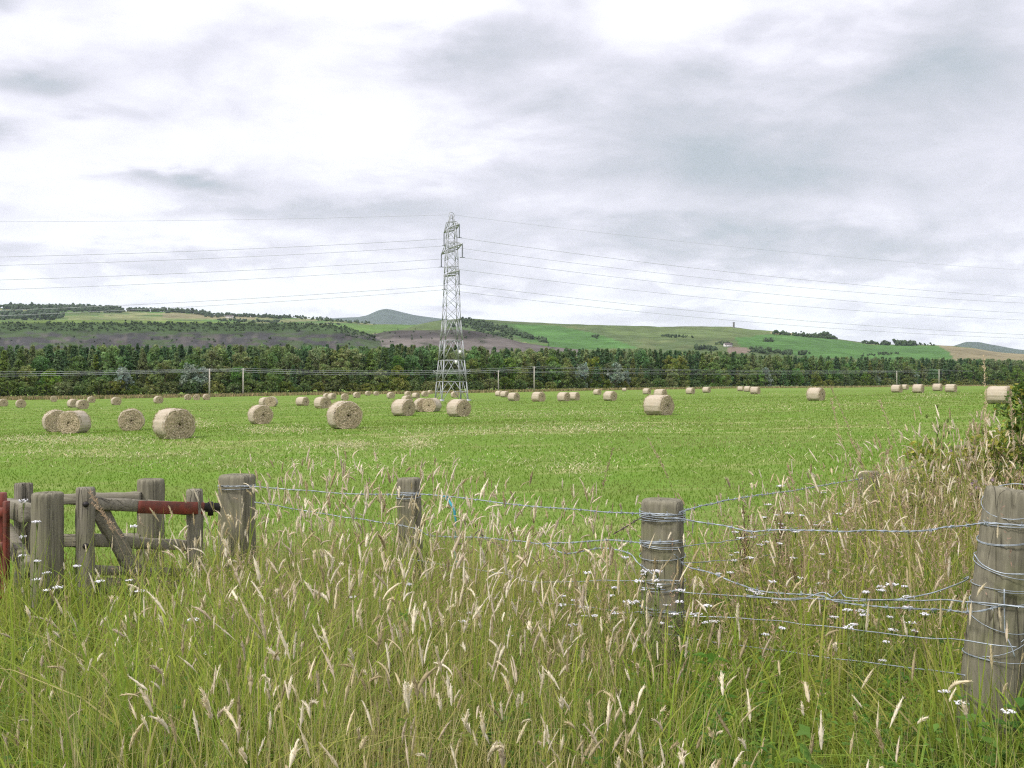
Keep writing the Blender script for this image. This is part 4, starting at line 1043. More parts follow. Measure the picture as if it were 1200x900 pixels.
# ------------------------------------------------------------------ pylon and power lines
LA = math.radians(19)
PYD = 150.0; PYX = X(529, PYD)
def build_pylon():
    gz = float(ground(PYX, PYD)) - 0.1
    t = thing('pylon', (PYX, PYD, gz), LA, label='tall grey steel lattice electricity pylon standing in the hay field', cat='pylon')
    # local: x along the line, y across (arms); z0 = local ground
    zs = [0, 3.0, 6.2, 9.2, 12.2, 14.2, 16.0, 17.7, 19.4, 21.2, 23.0, 24.6, 26.2]
    def hw(z): return np.interp(z, [0, 12.2, 19.4, 26.2], [2.05, 1.12, 0.88, 0.62])
    def bar(mb, p, q, w): mb.add(*tube([p, q], w * 0.72, 4))
    for sx in (-1, 1):
        for sy in (-1, 1):
            mb = MB()
            for a, b in zip(zs[:-1], zs[1:]): bar(mb, (sx * hw(a), sy * hw(a), a), (sx * hw(b), sy * hw(b), b), 0.13 if a < 12 else 0.09)
            mb.add(*box((sx * 2.07, sy * 2.07, 0.1), (.6, .6, .5)))
            link('leg', mb.mesh('leg', [M['steel']]), t)
    def face(k, z, s):  # corner points of face k
        h = hw(z); return [((-h if s < 0 else h), -h, z), (h, (-h if s < 0 else h), z), ((h if s < 0 else -h), h, z), (-h, (h if s < 0 else -h), z)][k]
    for k in range(4):
        mb = MB()
        for n, (a, b) in enumerate(zip(zs[:-1], zs[1:])):
            w = 0.07 if a < 12 else 0.045
            if a >= 12:
                mid = (a + b) / 2
                for (c, d) in ((a, b),):
                    bar(mb, face(k, c, -1), face(k, d, 1), w); bar(mb, face(k, c, 1), face(k, d, -1), w)
            else:
                m_ = tuple((np.array(face(k, b, -1)) + np.array(face(k, b, 1))) / 2)
                bar(mb, face(k, a, -1), m_, w); bar(mb, face(k, a, 1), m_, w)
                mid = (a + b) / 2
                q = np.array(face(k, a, -1)) * .5 + np.array(m_) * .5; bar(mb, face(k, mid, -1), q, w * .8)
                q = np.array(face(k, a, 1)) * .5 + np.array(m_) * .5; bar(mb, face(k, mid, 1), q, w * .8)
                bar(mb, face(k, b, -1), face(k, b, 1), w)
        link('bracing', mb.mesh('bracing', [M['steel']]), t)
    # anti-climbing guard
    mb = MB(); h = hw(4.2) + 0.55
    for dz in (0, .25, .5):
        pts = [(-h, -h, 4.2 + dz), (h, -h, 4.2 + dz), (h, h, 4.2 + dz), (-h, h, 4.2 + dz)]
        for i in range(4): bar(mb, pts[i], pts[(i + 1) % 4], 0.035)
    hh = hw(4.2)
    for sx in (-1, 1):
        for sy in (-1, 1): bar(mb, (sx * hh, sy * hh, 4.2), (sx * h, sy * h, 4.7), .06)
    link('climbing_guard', mb.mesh('climbing_guard', [M['steel']]), t)
    tips = []
    for (z, L) in ((19.2, 4.2), (22.9, 5.9), (26.0, 4.3)):
        for s in (-1, 1):
            mb = MB(); h = hw(z); tip = (0, s * L, z + .1)
            A = (-h, s * h, z); B = (h, s * h, z); z2 = z + 1.1; h2 = hw(z2); A2 = (-h2, s * h2, z2); B2 = (h2, s * h2, z2)
            for q in (A, B): bar(mb, q, tip, .15)
            for q in (A2, B2): bar(mb, q, tip, .075)
            bar(mb, A, B, .08); bar(mb, A2, B2, .07)
            for f in (.33, .66):
                a = np.array(A) * (1 - f) + np.array(tip) * f; b = np.array(B) * (1 - f) + np.array(tip) * f
                a2 = np.array(A2) * (1 - f) + np.array(tip) * f; b2 = np.array(B2) * (1 - f) + np.array(tip) * f
                bar(mb, a, b, .06); bar(mb, a, a2, .05); bar(mb, b, b2, .05); bar(mb, np.array(A) if f < .5 else a, b, .05)
            arm = link('crossarm', mb.mesh('crossarm', [M['steel']]), t)
            mb = MB(); n = 19; zz = np.linspace(0, -1.85, n * 2)
            rr = np.where(np.arange(n * 2) % 2 == 0, 0.05, 0.125)
            mb.add(*tube(np.stack([0 * zz, 0 * zz + s * L, z + zz], -1), rr, 8)); mb.add(*tube([(-.35, s * L, z - 1.9), (.35, s * L, z - 1.9)], .05, 5))
            link('insulator', mb.mesh('insulator', [M['glassy']]), arm)
            tips.append((0, s * L, z - 1.93, {19.2: 'lowest', 22.9: 'middle', 26.0: 'upper'}[z], 'near' if s < 0 else 'far'))
    mb = MB(); h = hw(26.2)
    for sx in (-1, 1):
        for sy in (-1, 1): bar(mb, (sx * h, sy * h, 26.2), (sx * .12, sy * .12, 28.2), .1)
    a = np.linspace(0, 2 * PI, 13); mb.add(*tube(np.stack([.45 * np.cos(a), 0 * a, 28.1 + .45 * np.sin(a)], -1), .05, 5, False))
    link('peak', mb.mesh('peak', [M['steel']]), t)
    for (x, z) in ((0.25, 5.9), (0.9, 7.4)):
        mb = MB(); mb.add(*box((x, -hw(z) - .1, z), (.42, .06, .5))); link('warning_plate', mb.mesh('warning_plate', [M['sign']]), t)
    c, s_ = math.cos(LA), math.sin(LA)
    tips.append((0, 0, 28.2, 'earth', ''))
    for (lx, ly, lz, lev, side) in tips:
        lab = f'{lev} overhead power cable on the {side} side of the pylon' if lev != 'earth' else 'single thin topmost earth wire from the pylon peak'
        mb = MB()
        d = np.concatenate([np.linspace(-290, 0, 40), np.linspace(0, 290, 40)[1:]])
        ad = np.abs(d); S = 7.2 if lev != 'earth' else 5.6
        z = lz - 4 * S * ad / 290 * (1 - ad / 290) + 0.012 * d
        pts = np.stack([d, d * 0 + ly, z], -1)
        W = np.stack([PYX + pts[:, 0] * c - pts[:, 1] * s_, PYD + pts[:, 0] * s_ + pts[:, 1] * c, gz + pts[:, 2]], -1)
        mb.add(*tube(W, 0.025 if lev != 'earth' else 0.016, 5))
        tag(link('power_cable', mb.mesh('power_cable', [M['cable']])), lab, 'power cable', 'overhead cables strung from the pylon')
build_pylon()

def build_poles():
    def one(px, top, D, rad, label, pr=None):
        x = X(px, D); gz = float(ground(x, D)); h = EYE + (HY - top) * D / F - gz
        t = thing('utility_pole', (x, D, gz), math.radians(35), label=label, cat='utility pole', group='wooden poles along the foot of the wood')
        mb = MB(); mb.add(*tube([(0, 0, -.3), (0, 0, h * .5), (0, 0, h)], [rad, rad * .9, rad * .75], 9)); link('pole', mb.mesh('pole', [M['polewood']]), t)
        mb = MB(); mb.add(*beam((-.62, 0, h - .35), (.62, 0, h - .35), .14, .11)); arm = link('crossarm', mb.mesh('crossarm', [M['polewood']]), t)
        for s in (-.55, .55):
            mb = MB(); mb.add(*tube([(s, 0, h - .28), (s, 0, h - .18), (s, 0, h - .1), (s, 0, h - .02)], [.03, .08, .05, .07], 7)); link('insulator', mb.mesh('insulator', [M['glassy']]), arm)
        return np.array((x, D, gz + h))
    A = [one(285, 431.5, 259, .20, 'pale wooden pole, right of the left pair, before the wood'), one(626, 429.5, 318, .21, 'taller pale pole, right of the middle pair'), one(1100.5, 433, 585, .28, 'rightmost pale pole, in front of the far wood edge')]
    B = [one(245.5, 432, 252, .20, 'pale wooden pole, left of the left pair, bales at its foot'), one(584, 434, 312, .17, 'shorter pale pole, left of the middle pair'), one(1051, 435, 560, .27, 'pale pole, left of the far right pair')]
    for (L, nm) in ((A, 'right'), (B, 'left')):
        L = [L[0] + (L[0] - L[1]) * 1.25] + L + [L[-1] + (L[-1] - L[-2]) * .6]
        for s, tx in ((-.5, 'front'), (.5, 'rear')):
            mb = MB(); pts = []
            for a, b in zip(L[:-1], L[1:]):
                for f in np.linspace(0, 1, 14)[:-1]:
                    p = a * (1 - f) + b * f; p = p + np.array([s * .8, -s * .57, -4 * 1.0 * f * (1 - f) - (.02 if s < 0 else .5)]); pts.append(p)
            mb.add(*tube(pts, 0.03, 4)); tag(link('telephone_wire', mb.mesh('telephone_wire', [M['cable']])), f'{tx} thin grey wire strung along the {nm} poles of each pair', 'wire', 'wires along the foot of the wood')
build_poles()

# ------------------------------------------------------------------ foreground: gate, fences, posts
def round_post_mesh(top, bottom, r, worn=0.02, seed=0, sq=0.0, tilt_top=0.0):
    top = np.array(top, float); bottom = np.array(bottom, float)
    n = 72; L = np.linalg.norm(top - bottom); ks = np.concatenate([np.linspace(0, 1 - .035 / L, 22), [1 - .018 / L, 1 - .006 / L, 1.0]])
    a = np.arange(n) * 2 * PI / n; V = []
    ax = (top - bottom) / L; u = np.cross(ax, [0, 1.0, 0]); u /= np.linalg.norm(u); v = np.cross(ax, u)
    groove = RG.random(n) ** 26 * 0.016 + RG.normal(0, .0010, n)
    for k in ks:
        edge = {0: 0}.get(0); e = 1.0
        if k > 1 - .012 / L: e = 0.86 if k == 1 else 0.95
        rr = r * e * (1.03 - 0.05 * k) + 0.004 * np.sin(2 * a + seed) - groove * (0.4 + .6 * k) + RG.normal(0, .0012, n)
        if sq: rr = rr * (1 + sq * (1 / np.maximum(np.abs(np.cos(a + .2)), np.abs(np.sin(a + .2))) - 1.12))
        c = bottom + (top - bottom) * k + ax * (tilt_top * np.cos(a)[:, None] * (k > .9))
        V.append(c + rr[:, None] * (np.cos(a)[:, None] * u + np.sin(a)[:, None] * v))
    topc = V[-1].mean(0)
    for f in (.6, .25): V.append(topc + (V[len(ks) - 1] - topc) * f + ax * RG.uniform(-.006, .004, (n, 1)))
    V = np.concatenate(V); m = len(ks) + 2
    i = np.arange(m - 1)[:, None] * n; j = np.arange(n)[None, :]; j2 = (j + 1) % n
    Q = np.stack([i + j, i + j2, i + n + j2, i + n + j], -1).reshape(-1, 4)
    V = np.vstack([V, topc]); k = m * n; jj = np.arange(n); T = np.stack([np.full(n, k), (m - 1) * n + jj, (m - 1) * n + (jj + 1) % n], -1)
    return V, [Q, T]

def post(name, px, top, D, wpx, parent, mat='wood', lean=0.0, label=None, sq=0.0, base=None, tilt=0.0):
    r = wpx / 2 / F * D
    tp = np.array(P(px, top, D)); gz = float(ground(tp[0] , D)) - .15
    bt = np.array([tp[0] - lean, tp[1], gz]) if base is None else np.array(base)
    org = Vector((bt[0], bt[1], gz))
    mb = MB(); mb.add(*round_post_mesh(tp - np.array(org), bt - np.array(org), r, seed=px, sq=sq, tilt_top=tilt))
    par = parent
    o = link(name, mb.mesh(name, [M[mat]], True), par, org if par is None else org - par.location)
    if label: o['label'] = label
    o['_r'] = r
    return o, tp, r

def resample(pts, step):
    p = np.asarray(pts, float)
    # Catmull-Rom through the points
    q = np.vstack([2 * p[0] - p[1], p, 2 * p[-1] - p[-2]]); out = []
    for i in range(1, len(q) - 2):
        L = np.linalg.norm(q[i + 1] - q[i]); n = max(2, int(L / step))
        for t in np.linspace(0, 1, n, endpoint=False):
            out.append(.5 * ((2 * q[i]) + (-q[i - 1] + q[i + 1]) * t + (2 * q[i - 1] - 5 * q[i] + 4 * q[i + 1] - q[i + 2]) * t * t + (-q[i - 1] + 3 * q[i] - 3 * q[i + 1] + q[i + 2]) * t ** 3))
    out.append(p[-1]); return np.array(out)

def wire_mesh(name, pts, barbed=True, r=0.0017, mat='wire', jit=0.003):
    p = resample(pts, 0.012); n = len(p)
    s = np.linspace(0, 1, n); L = np.linalg.norm(np.diff(p, axis=0), axis=1).sum()
    p = p + np.stack([0 * s, 0 * s, jit * (vnoise(s * L * 9, s * 0 + RG.uniform(0, 99), 6) - .5) * 2], -1)
    mb = MB()
    if barbed:
        t = np.gradient(p, axis=0); t /= np.linalg.norm(t, axis=1)[:, None]
        u = np.cross(t, [0, 0, 1.0]); u /= np.linalg.norm(u, axis=1)[:, None] + 1e-9; v = np.cross(t, u)
        ph = np.arange(n) * .9
        for k in (0, PI):
            mb.add(*tube(p + r * .95 * (np.cos(ph + k)[:, None] * u + np.sin(ph + k)[:, None] * v), r, 4))
        step = int(0.105 / 0.012)
        for i in range(int(RG.integers(2, step)), n - 2, step):
            for k in range(4):
                a = RG.uniform(0, 2 * PI); d = np.cos(a) * u[i] + np.sin(a) * v[i] + t[i] * RG.uniform(-.5, .5); d /= np.linalg.norm(d)
                mb.add(*tube([p[i] - d * .003, p[i] + d * .014], [r * .8, r * .35], 4))
            ring = np.linspace(0, 4 * PI, 13)
            mb.add(*tube(p[i] + t[i] * (np.linspace(-.006, .006, 13))[:, None] + (r * 2.4) * (np.cos(ring)[:, None] * u[i] + np.sin(ring)[:, None] * v[i]), r * .75, 4))
    else: mb.add(*tube(p, r, 5))
    return mb.mesh(name, [M[mat]])

def strand(parent, pts, D0=None, barbed=True, r=0.0017, mat='wire', label=None, name='barbed_wire'):
    W = [np.array(P(*q)) for q in pts]
    me = wire_mesh(name if barbed else 'plain_wire', W, barbed, r, mat)
    o = link(name if barbed else 'plain_wire', me, parent)
    o.matrix_parent_inverse = Matrix.Translation(-Vector(parent.location)) if parent is not None else Matrix()
    return o
def wraps(postobj, tp, r, ys, D, tilt=0.01, rr=0.0017, ax=None):
    """turns of wire wound round a post"""
    for py in ys:
        c = np.array(P(0, py, D)); z = c[2]
        a = np.linspace(0, 2 * PI * RG.uniform(1.0, 1.6), 40); st = RG.uniform(0, 6)
        dx = 0.0 if ax is None else ax(z)
        W = np.stack([tp[0] + dx + (r + .004) * np.cos(a + st), tp[1] + (r + .004) * np.sin(a + st), z + tilt * RG.normal(0, 1) * np.sin(a) + np.linspace(-.006, .006, 40) * RG.normal(0, 1)], -1)
        mb = MB(); mb.add(*tube(W, rr, 5))
        w = link('wire_wrap', mb.mesh('wire_wrap', [M['wire']]), postobj)
        org = Vector(postobj.location) + (Vector(postobj.parent.location) if postobj.parent else Vector())
        w.matrix_parent_inverse = Matrix.Translation(-org)

def lerpD(px): return float(np.interp(px, [277, 479, 776, 800, 1140, 1200], [5.8, 5.5, 4.33, 4.30, 3.25, 3.15]))
def D3(pts): return [(a, b, lerpD(a)) for a, b in pts]

def build_fences():
    f = thing('wire_fence', (0.6, 4.5, float(ground(.6, 4.5))), label='old barbed wire fence of grey posts running right from the gate', cat='fence')
    p1, tp1, r1 = post('fence_post', 278, 556, 5.8, 40, f, sq=.35, label='stout square post that the wooden gate hangs on')
    p2, tp2, r2 = post('fence_post', 479, 560, 5.55, 27, f, lean=-.03, sq=.25)
    p3, tp3, r3 = post('fence_post', 776, 585, 4.4, 50, f, sq=.25, label='thick corner post wound with many turns of wire')
    p4, tp4, r4 = post('fence_post', 1018, 552, 7.4, 25, f, sq=.2, label='thin grey post half hidden in brown grass')
    p5, tp5, r5 = post('fence_post', 1130, 522, 9.4, 25, f, sq=.2, label='thin far grey post beside the thistle')
    W1 = [(255, 570), (298, 570), (400, 578), (465, 579), (493, 579), (540, 583), (600, 591), (690, 598), (748, 602), (790, 603)]
    strand(f, [(a, b, lerpD(a) - (.10 if 250 < a < 300 or 460 < a < 500 or a > 740 else 0)) for a, b in W1])
    W2 = [(298, 588), (380, 602), (479, 617), (500, 626), (520, 629), (563, 630), (607, 634), (633, 637), (660, 636), (720, 633), (753, 636), (795, 634)]
    strand(f, [(a, b, lerpD(a) - (.10 if a < 300 or 470 < a < 490 or a > 740 else 0)) for a, b in W2])
    strand(f, D3([(533, 638), (548, 634), (563, 620), (567, 630), (587, 640), (602, 647)]), mat='rustwire')
    strand(f, [(a, b, lerpD(a) - .1) for a, b in [(640, 638), (653, 645), (667, 648), (687, 645), (707, 642), (737, 648), (748, 660), (772, 678)]])
    strand(f, [(a, b, lerpD(a) - .08) for a, b in [(480, 655), (560, 668), (597, 674), (620, 681), (653, 682), (703, 680), (753, 680), (797, 680)]], barbed=False, r=.0022)
    strand(f, [(a, b, lerpD(a) - .08) for a, b in [(480, 690), (587, 700), (627, 705), (673, 709), (730, 717), (753, 717), (800, 718)]], barbed=False, r=.0022)
    strand(f, [(a, b, lerpD(a) - .05) for a, b in [(298, 640), (390, 655), (479, 665), (600, 690)]], barbed=False, r=.002, mat='rustwire')
    strand(f, [(718, 626, 4.6), (735, 616, 4.5), (752, 606, 4.38), (765, 601, 4.3)], mat='rustwire')
    # corner and back run
    strand(f, [(796, 600, 4.3), (830, 591, 4.7), (870, 583, 5.2), (928, 575, 6.0), (980, 566, 6.8), (1008, 561, 7.3), (1030, 556, 7.6), (1064, 548, 8.2), (1120, 533, 9.2), (1175, 520, 10.4)])
    strand(f, [(798, 640, 4.35), (850, 634, 4.9), (920, 621, 5.9), (950, 614, 6.3), (968, 606, 6.7), (1004, 584, 7.3), (1032, 583, 7.6), (1064, 574, 8.2), (1130, 560, 9.3)], barbed=False, r=.0022)
    strand(f, [(800, 660, 4.35), (900, 650, 5.6), (1015, 622, 7.3), (1125, 590, 9.3)], barbed=False, r=.0022)
    wraps(p3, tp3, r3 * 1.03, [601, 604, 606, 609, 612, 637, 641, 655, 684, 694, 718, 722], 4.3, .006)
    wraps(p2, tp2, r2 * 1.02, [577, 580, 583], 5.5, .004)
    wraps(p1, tp1, r1 * 1.03, [569, 572], 5.75, .004)
    g = thing('wire_fence', (tp3[0] + .9, 3.7, float(ground(1, 3.7))), label='slack tangled barbed wires tied to the leaning post at right edge', cat='fence')
    D = 3.25; b = P(1160, 800, D); gz = float(ground(b.x, D)) - .15; top = P(1189, 574, D); k = (top.z - gz) / (top.z - b.z)
    base = (top.x + (b.x - top.x) * k, D, gz)
    p6, tp6, r6 = post('fence_post', 1189, 574, D, 64, g, base=base, sq=.12, label='thick leaning weathered post wound in loose wire', tilt=.004)
    slope = (top.x - base[0]) / (top.z - gz)
    axf = lambda z: (z - top.z) * slope
    wraps(p6, tp6, r6 * 1.03, [590, 616, 633, 668, 691, 706, 727, 754, 774], D - .07, .032, .0014, axf)
    m = lambda pts, o=0.0: [(a, bb, lerpD(a) - o - (.10 if a > 1120 else 0) - (.10 if a < 805 else 0)) for a, bb in pts]
    strand(g, m([(790, 607), (840, 615), (880, 622), (920, 621), (1000, 622), (1080, 621), (1110, 617), (1150, 614), (1180, 615), (1215, 618)]))
    strand(g, m([(752, 688), (807, 694), (871, 699), (942, 701), (999, 703), (1049, 703), (1134, 704), (1195, 710), (1215, 712)]), barbed=False, r=.0026)
    strand(g, m([(790, 650), (805, 663), (836, 672), (864, 683), (900, 694), (956, 697), (978, 704), (1020, 710), (1084, 713), (1141, 716), (1173, 710), (1200, 712)]))
    strand(g, m([(871, 697), (930, 702), (964, 694), (975, 700), (985, 692), (990, 700), (1042, 703), (1084, 697), (1113, 688), (1132, 680), (1134, 676), (1129, 678)]), barbed=False, r=.0024)
    strand(g, m([(800, 722), (870, 724), (964, 733), (1031, 742), (1070, 746), (1106, 748), (1131, 751), (1190, 757)]), barbed=False, r=.0022)
    strand(g, m([(780, 742), (836, 752), (907, 761), (971, 770), (1060, 781), (1130, 790)]), barbed=False, r=.0022)
    strand(g, m([(1141, 648), (1150, 660), (1172, 670), (1200, 672)], -.02), barbed=False, r=.0022)
    strand(g, m([(1176, 690), (1176, 710), (1177, 740), (1184, 757), (1188, 770)], .0), barbed=False, r=.0022)
    # twine
    mb = MB(); W = [np.array(P(a, bb, lerpD(a) - .05)) for a, bb in [(523, 583), (528, 590), (532, 596), (533, 604), (534, 612), (533, 640), (534, 655), (536, 660)]]
    q = resample(W, .01); rr = np.interp(np.linspace(0, 1, len(q)), [0, .3, .36, .5, .92, .96, 1], [.0085, .0075, .006, .002, .002, .008, .006])
    mb.add(*tube(q, rr, 6)); q = resample([W[0] + np.array([-.02, -.008, .004]), W[0] + np.array([0, -.012, .009]), W[0] + np.array([.012, -.006, -.008]), W[0] + np.array([.02, 0, -.03])], .006); mb.add(*tube(q, .0035, 6))
    tag(link('baling_twine', mb.mesh('baling_twine', [M['twine']])), 'frayed blue twine knotted round the top barbed wire', 'twine')
build_fences()

def build_gate():
    g = thing('wooden_gate', tuple(P(172, 700, 5.3)), label='weathered wooden gate with diagonal brace and red hinge strap', cat='gate')
    g.location.z = float(ground(g.location.x, 5.3)); ginv = Matrix.Translation(-Vector(g.location))
    def dp(px): return 5.02 + (px - 100) / 138 * .55
    def part(name, V, Fc, mat, par=g):
        mb = MB(); mb.add(V, Fc); o = link(name, mb.mesh(name, [M[mat]]), par); o.matrix_parent_inverse = ginv; return o
    def pl(px, py, off=0.0): return np.array(P(px, py, dp(px) + off))
    def vert(px, top, w, th, name='stile'):
        a = pl(px, top); b = np.array([a[0], a[1], float(ground(a[0], a[1])) + .03])
        return part(name, *beam(b, a, w, th, .012, (1, 0, 0)), 'wood2')
    vert(100.5, 571, .078, .075)
    vert(228.5, 573, .082, .06)
    rail = lambda x0, y0, x1, y1, h, th=.045, off=.0, nm='rail': part(nm, *beam(pl(x0, y0, off), pl(x1, y1, off), h, th), 'wood2h')
    rail(109, 589.5, 219, 596, .066)
    rail(96, 632, 236, 640, .062, .04, .045)
    rail(96, 667, 236, 672, .05, .04, .045)
    rail(96, 686, 236, 690, .085, .04, .045)
    part('brace', *beam(pl(112, 592, .02), pl(160, 672, .02), .085, .035), 'wood2h')
    st = part('hinge_strap', *beam(pl(162, 594, -.036), pl(239, 595.5, -.036), .067, .012, .002, (0, 0, 1), 10, .0004), 'red')
    for px in (166, 207, 215, 226):
        c = pl(px, 595, -.044); a = np.linspace(0, 1, 5)
        V, Fc = tube([c + np.array([0, .004, 0]), c + np.array([0, -.006, 0]), c + np.array([0, -.010, 0])], [.013, .012, .006], 8); part('bolt', V, Fc, 'iron', st)
    hk = part('hinge_hook', *beam(pl(238, 594.5, -.03), pl(258, 594.5, -.03), .05, .018, .002, (0, 0, 1), 4, .0003), 'iron')
    part('pivot', *tube([pl(247, 588, -.03), pl(247, 604, -.03)], .016, 8), 'iron')
    c = pl(100.5, 591, -.045); part('bolt', *tube([c + np.array([0, .01, 0]), c, c + np.array([0, -.008, 0])], [.016, .015, .008], 8), 'iron')
    c = pl(100.5, 640, -.045); part('bolt', *tube([c + np.array([0, .01, 0]), c, c + np.array([0, -.008, 0])], [.016, .015, .008], 8), 'iron')
    # latch post, enclosure behind it
    o, tp, r = post('gate_post', 56, 577, 4.95, 35, None)
    tag(o, 'thick round latch post in front of the gate, yarrow around it', 'post')
    e = thing('gate_enclosure', (-2.6, 6.0, float(ground(-2.6, 6))), label='wooden kissing gate enclosure with back rail behind the gate', cat='fence'); einv = Matrix.Translation(-Vector(e.location))
    def epart(name, V, Fc, mat='wood2h'):
        mb = MB(); mb.add(V, Fc); o = link(name, mb.mesh(name, [M[mat]]), e); o.matrix_parent_inverse = einv; return o
    post('post', 177, 561, 6.1, 29, e, label='round post with pale top behind the red hinge strap')
    post('post', 24.5, 566, 5.9, 12, e, sq=.5, mat='wood2', label='split post, left half')
    post('post', 33.5, 566, 5.92, 9, e, sq=.5, mat='wood2', label='split post, right half')
    epart('rail', *beam(P(36, 586, 5.98), P(166, 582, 6.03), .062, .05))
    epart('rail', *beam(P(36, 634, 6.0), P(166, 632, 6.05), .075, .05))
    epart('rail', *beam(P(9, 594, 5.95), P(34, 602, 5.25), .10, .07))
    epart('brace', *beam(P(8, 622, 5.8), P(34, 668, 5.3), .10, .05))
    # red steel upright at the very edge
    s = thing('gate_upright', tuple(P(0, 640, 5.4)), label='rusty red steel gate upright cut by the left photo edge', cat='gate post'); s.location.z = float(ground(s.location.x, 5.4)); sinv = Matrix.Translation(-Vector(s.location))
    def spart(name, V, Fc, mat):
        mb = MB(); mb.add(V, Fc); o = link(name, mb.mesh(name, [M[mat]]), s); o.matrix_parent_inverse = sinv; return o
    a = np.array(P(-1, 577, 5.4)); spart('post', *beam((a[0], a[1], float(ground(a[0], a[1])) - .1), a, .07, .05, .004, (1, 0, 0), 10, .0005), 'red')
    a = np.array(P(8, 587, 5.33)); spart('angle_bar', *beam((a[0], a[1], float(ground(a[0], a[1])) - .1), a, .022, .04, .003, (1, 0, 0), 10, .0005), 'red')
    for py in (600, 640): spart('cross_bar', *beam(P(-60, py, 5.4), P(6, py, 5.36), .05, .03, .003, (0, 0, 1), 6, .0005), 'red')
build_gate()

# ------------------------------------------------------------------ yarrow, docks, thistle, bush
def yarrow_proto(seed):
    t = thing('yarrow', label='x', cat='wildflower', group='white yarrow flowers among the grass')
    mb = MB(); n = 7
    z = np.linspace(0, .60, n); p = np.stack([.02 * np.sin(z * 6 + seed), .02 * np.cos(z * 5 + seed) - .02, z], -1)
    mb.add(*tube(p, np.linspace(.0028, .0018, n), 5))
    heads = MB(); R = .019
    for k in range(26):
        rr = R * math.sqrt(RG.random()); a = RG.uniform(0, 6.28); e = p[-1] + np.array([rr * math.cos(a), rr * math.sin(a), .008 + RG.uniform(-.002, .002) - rr * .08])
        if k % 4 == 0: mb.add(*tube([p[-1] - np.array([0, 0, .02]), (p[-1] + e) / 2 - np.array([0, 0, .003]), e], .0008, 3))
        m = 6; aa = np.arange(m) * 2 * PI / m; q = RG.uniform(.0024, .0042)
        tl = RG.normal(0, .3, 2)
        ring = np.stack([q * np.cos(aa), q * np.sin(aa), q * (np.cos(aa) * tl[0] + np.sin(aa) * tl[1])], -1) + e
        V = np.vstack([ring, ring * 1.0 - np.array([0, 0, .0014]), e + np.array([0, 0, .002])])
        heads.add(V, [np.array([[i, (i + 1) % m, m + (i + 1) % m, m + i] for i in range(m)]), np.array([[2 * m, i, (i + 1) % m] for i in range(m)])])
    for k in range(40):
        zz = RG.uniform(.08, .55); a = RG.uniform(0, 6.28); b = np.array([np.interp(zz, z, p[:, 0]), np.interp(zz, z, p[:, 1]), zz]); L = RG.uniform(.012, .03)
        d = np.array([math.cos(a), math.sin(a), .5]) * L; s = np.array([-math.sin(a), math.cos(a), 0]) * L * .13
        mb.add(np.array([b, b + d * .5 - s, b + d, b + d * .5 + s]), [np.array([[0, 1, 2, 3]])])
    mstem = mat_plain('yarrow_stem', (0.17, 0.22, 0.06), .8, .1) if 'ystem' not in M else M['ystem']; M['ystem'] = mstem
    link('stem', mb.mesh('stem', [mstem]), t); link('flower_head', heads.mesh('flower_head', [M['petal']]), t)
    return t
def build_yarrow():
    pro = [yarrow_proto(k) for k in range(4)]; used = [False] * 4
    spots = []
    for (cx, cy, sx, sy, n, d0, d1) in [(66, 645, 42, 36, 12, 4.2, 4.7), (720, 690, 45, 20, 17, 3.9, 4.4), (780, 705, 28, 30, 9, 3.7, 4.1), (930, 605, 45, 16, 16, 5.2, 6.2), (900, 640, 50, 16, 15, 4.6, 5.2), (1000, 720, 80, 30, 17, 3.4, 3.9), (860, 700, 35, 18, 8, 3.8, 4.2),
                                        (1040, 700, 40, 25, 8, 3.6, 4.2), (640, 720, 60, 18, 6, 3.8, 4.2), (120, 665, 30, 22, 3, 4.3, 4.6), (480, 690, 70, 25, 5, 4.2, 4.6), (280, 740, 60, 25, 3, 3.6, 4), (1150, 800, 30, 15, 3, 2.9, 3.1), (1010, 588, 20, 10, 5, 6.4, 7.0)]:
        for k in range(n): spots.append((RG.normal(cx, sx), RG.normal(cy, sy), RG.uniform(d0, d1), cx))
    names = {66: 'beside the round gate latch post', 720: 'left of the wire-wound corner post', 780: 'in front of the wire-wound corner post', 930: 'behind the slack wires right of the corner post', 900: 'between the corner post and the thin grey post',
             1000: 'in lush grass below the slack wires', 860: 'just right of the corner post', 1040: 'near the thick low wire left of the leaning post', 640: 'low in the grass between two fence posts', 120: 'in front of the wooden gate', 480: 'below the thin middle fence post',
             280: 'below the gate hinge post', 1150: 'at the foot of the leaning post', 1010: 'around the thin grey post in brown grass'}
    for (px, py, D, key) in spots:
        x = X(px, D); g = float(ground(x, D)); h = EYE - (py - HY) / F * D - g
        if h < .2: continue
        i = int(RG.integers(0, 4)); s = h / .622; lab = 'small flat white yarrow flower ' + names[key]
        sc = (RG.uniform(.7, 1.2),) * 2 + (s,)
        if not used[i]:
            o = pro[i]; o.location = (x, D, g); o.rotation_euler = (0, 0, RG.uniform(0, 6.28)); o.scale = sc; o['label'] = lab; o['group'] = 'white yarrow ' + names[key]; used[i] = True
        else: dup(pro[i], (x, D, g), RG.uniform(0, 6.28), sc, lab, 'white yarrow ' + names[key])
build_yarrow()

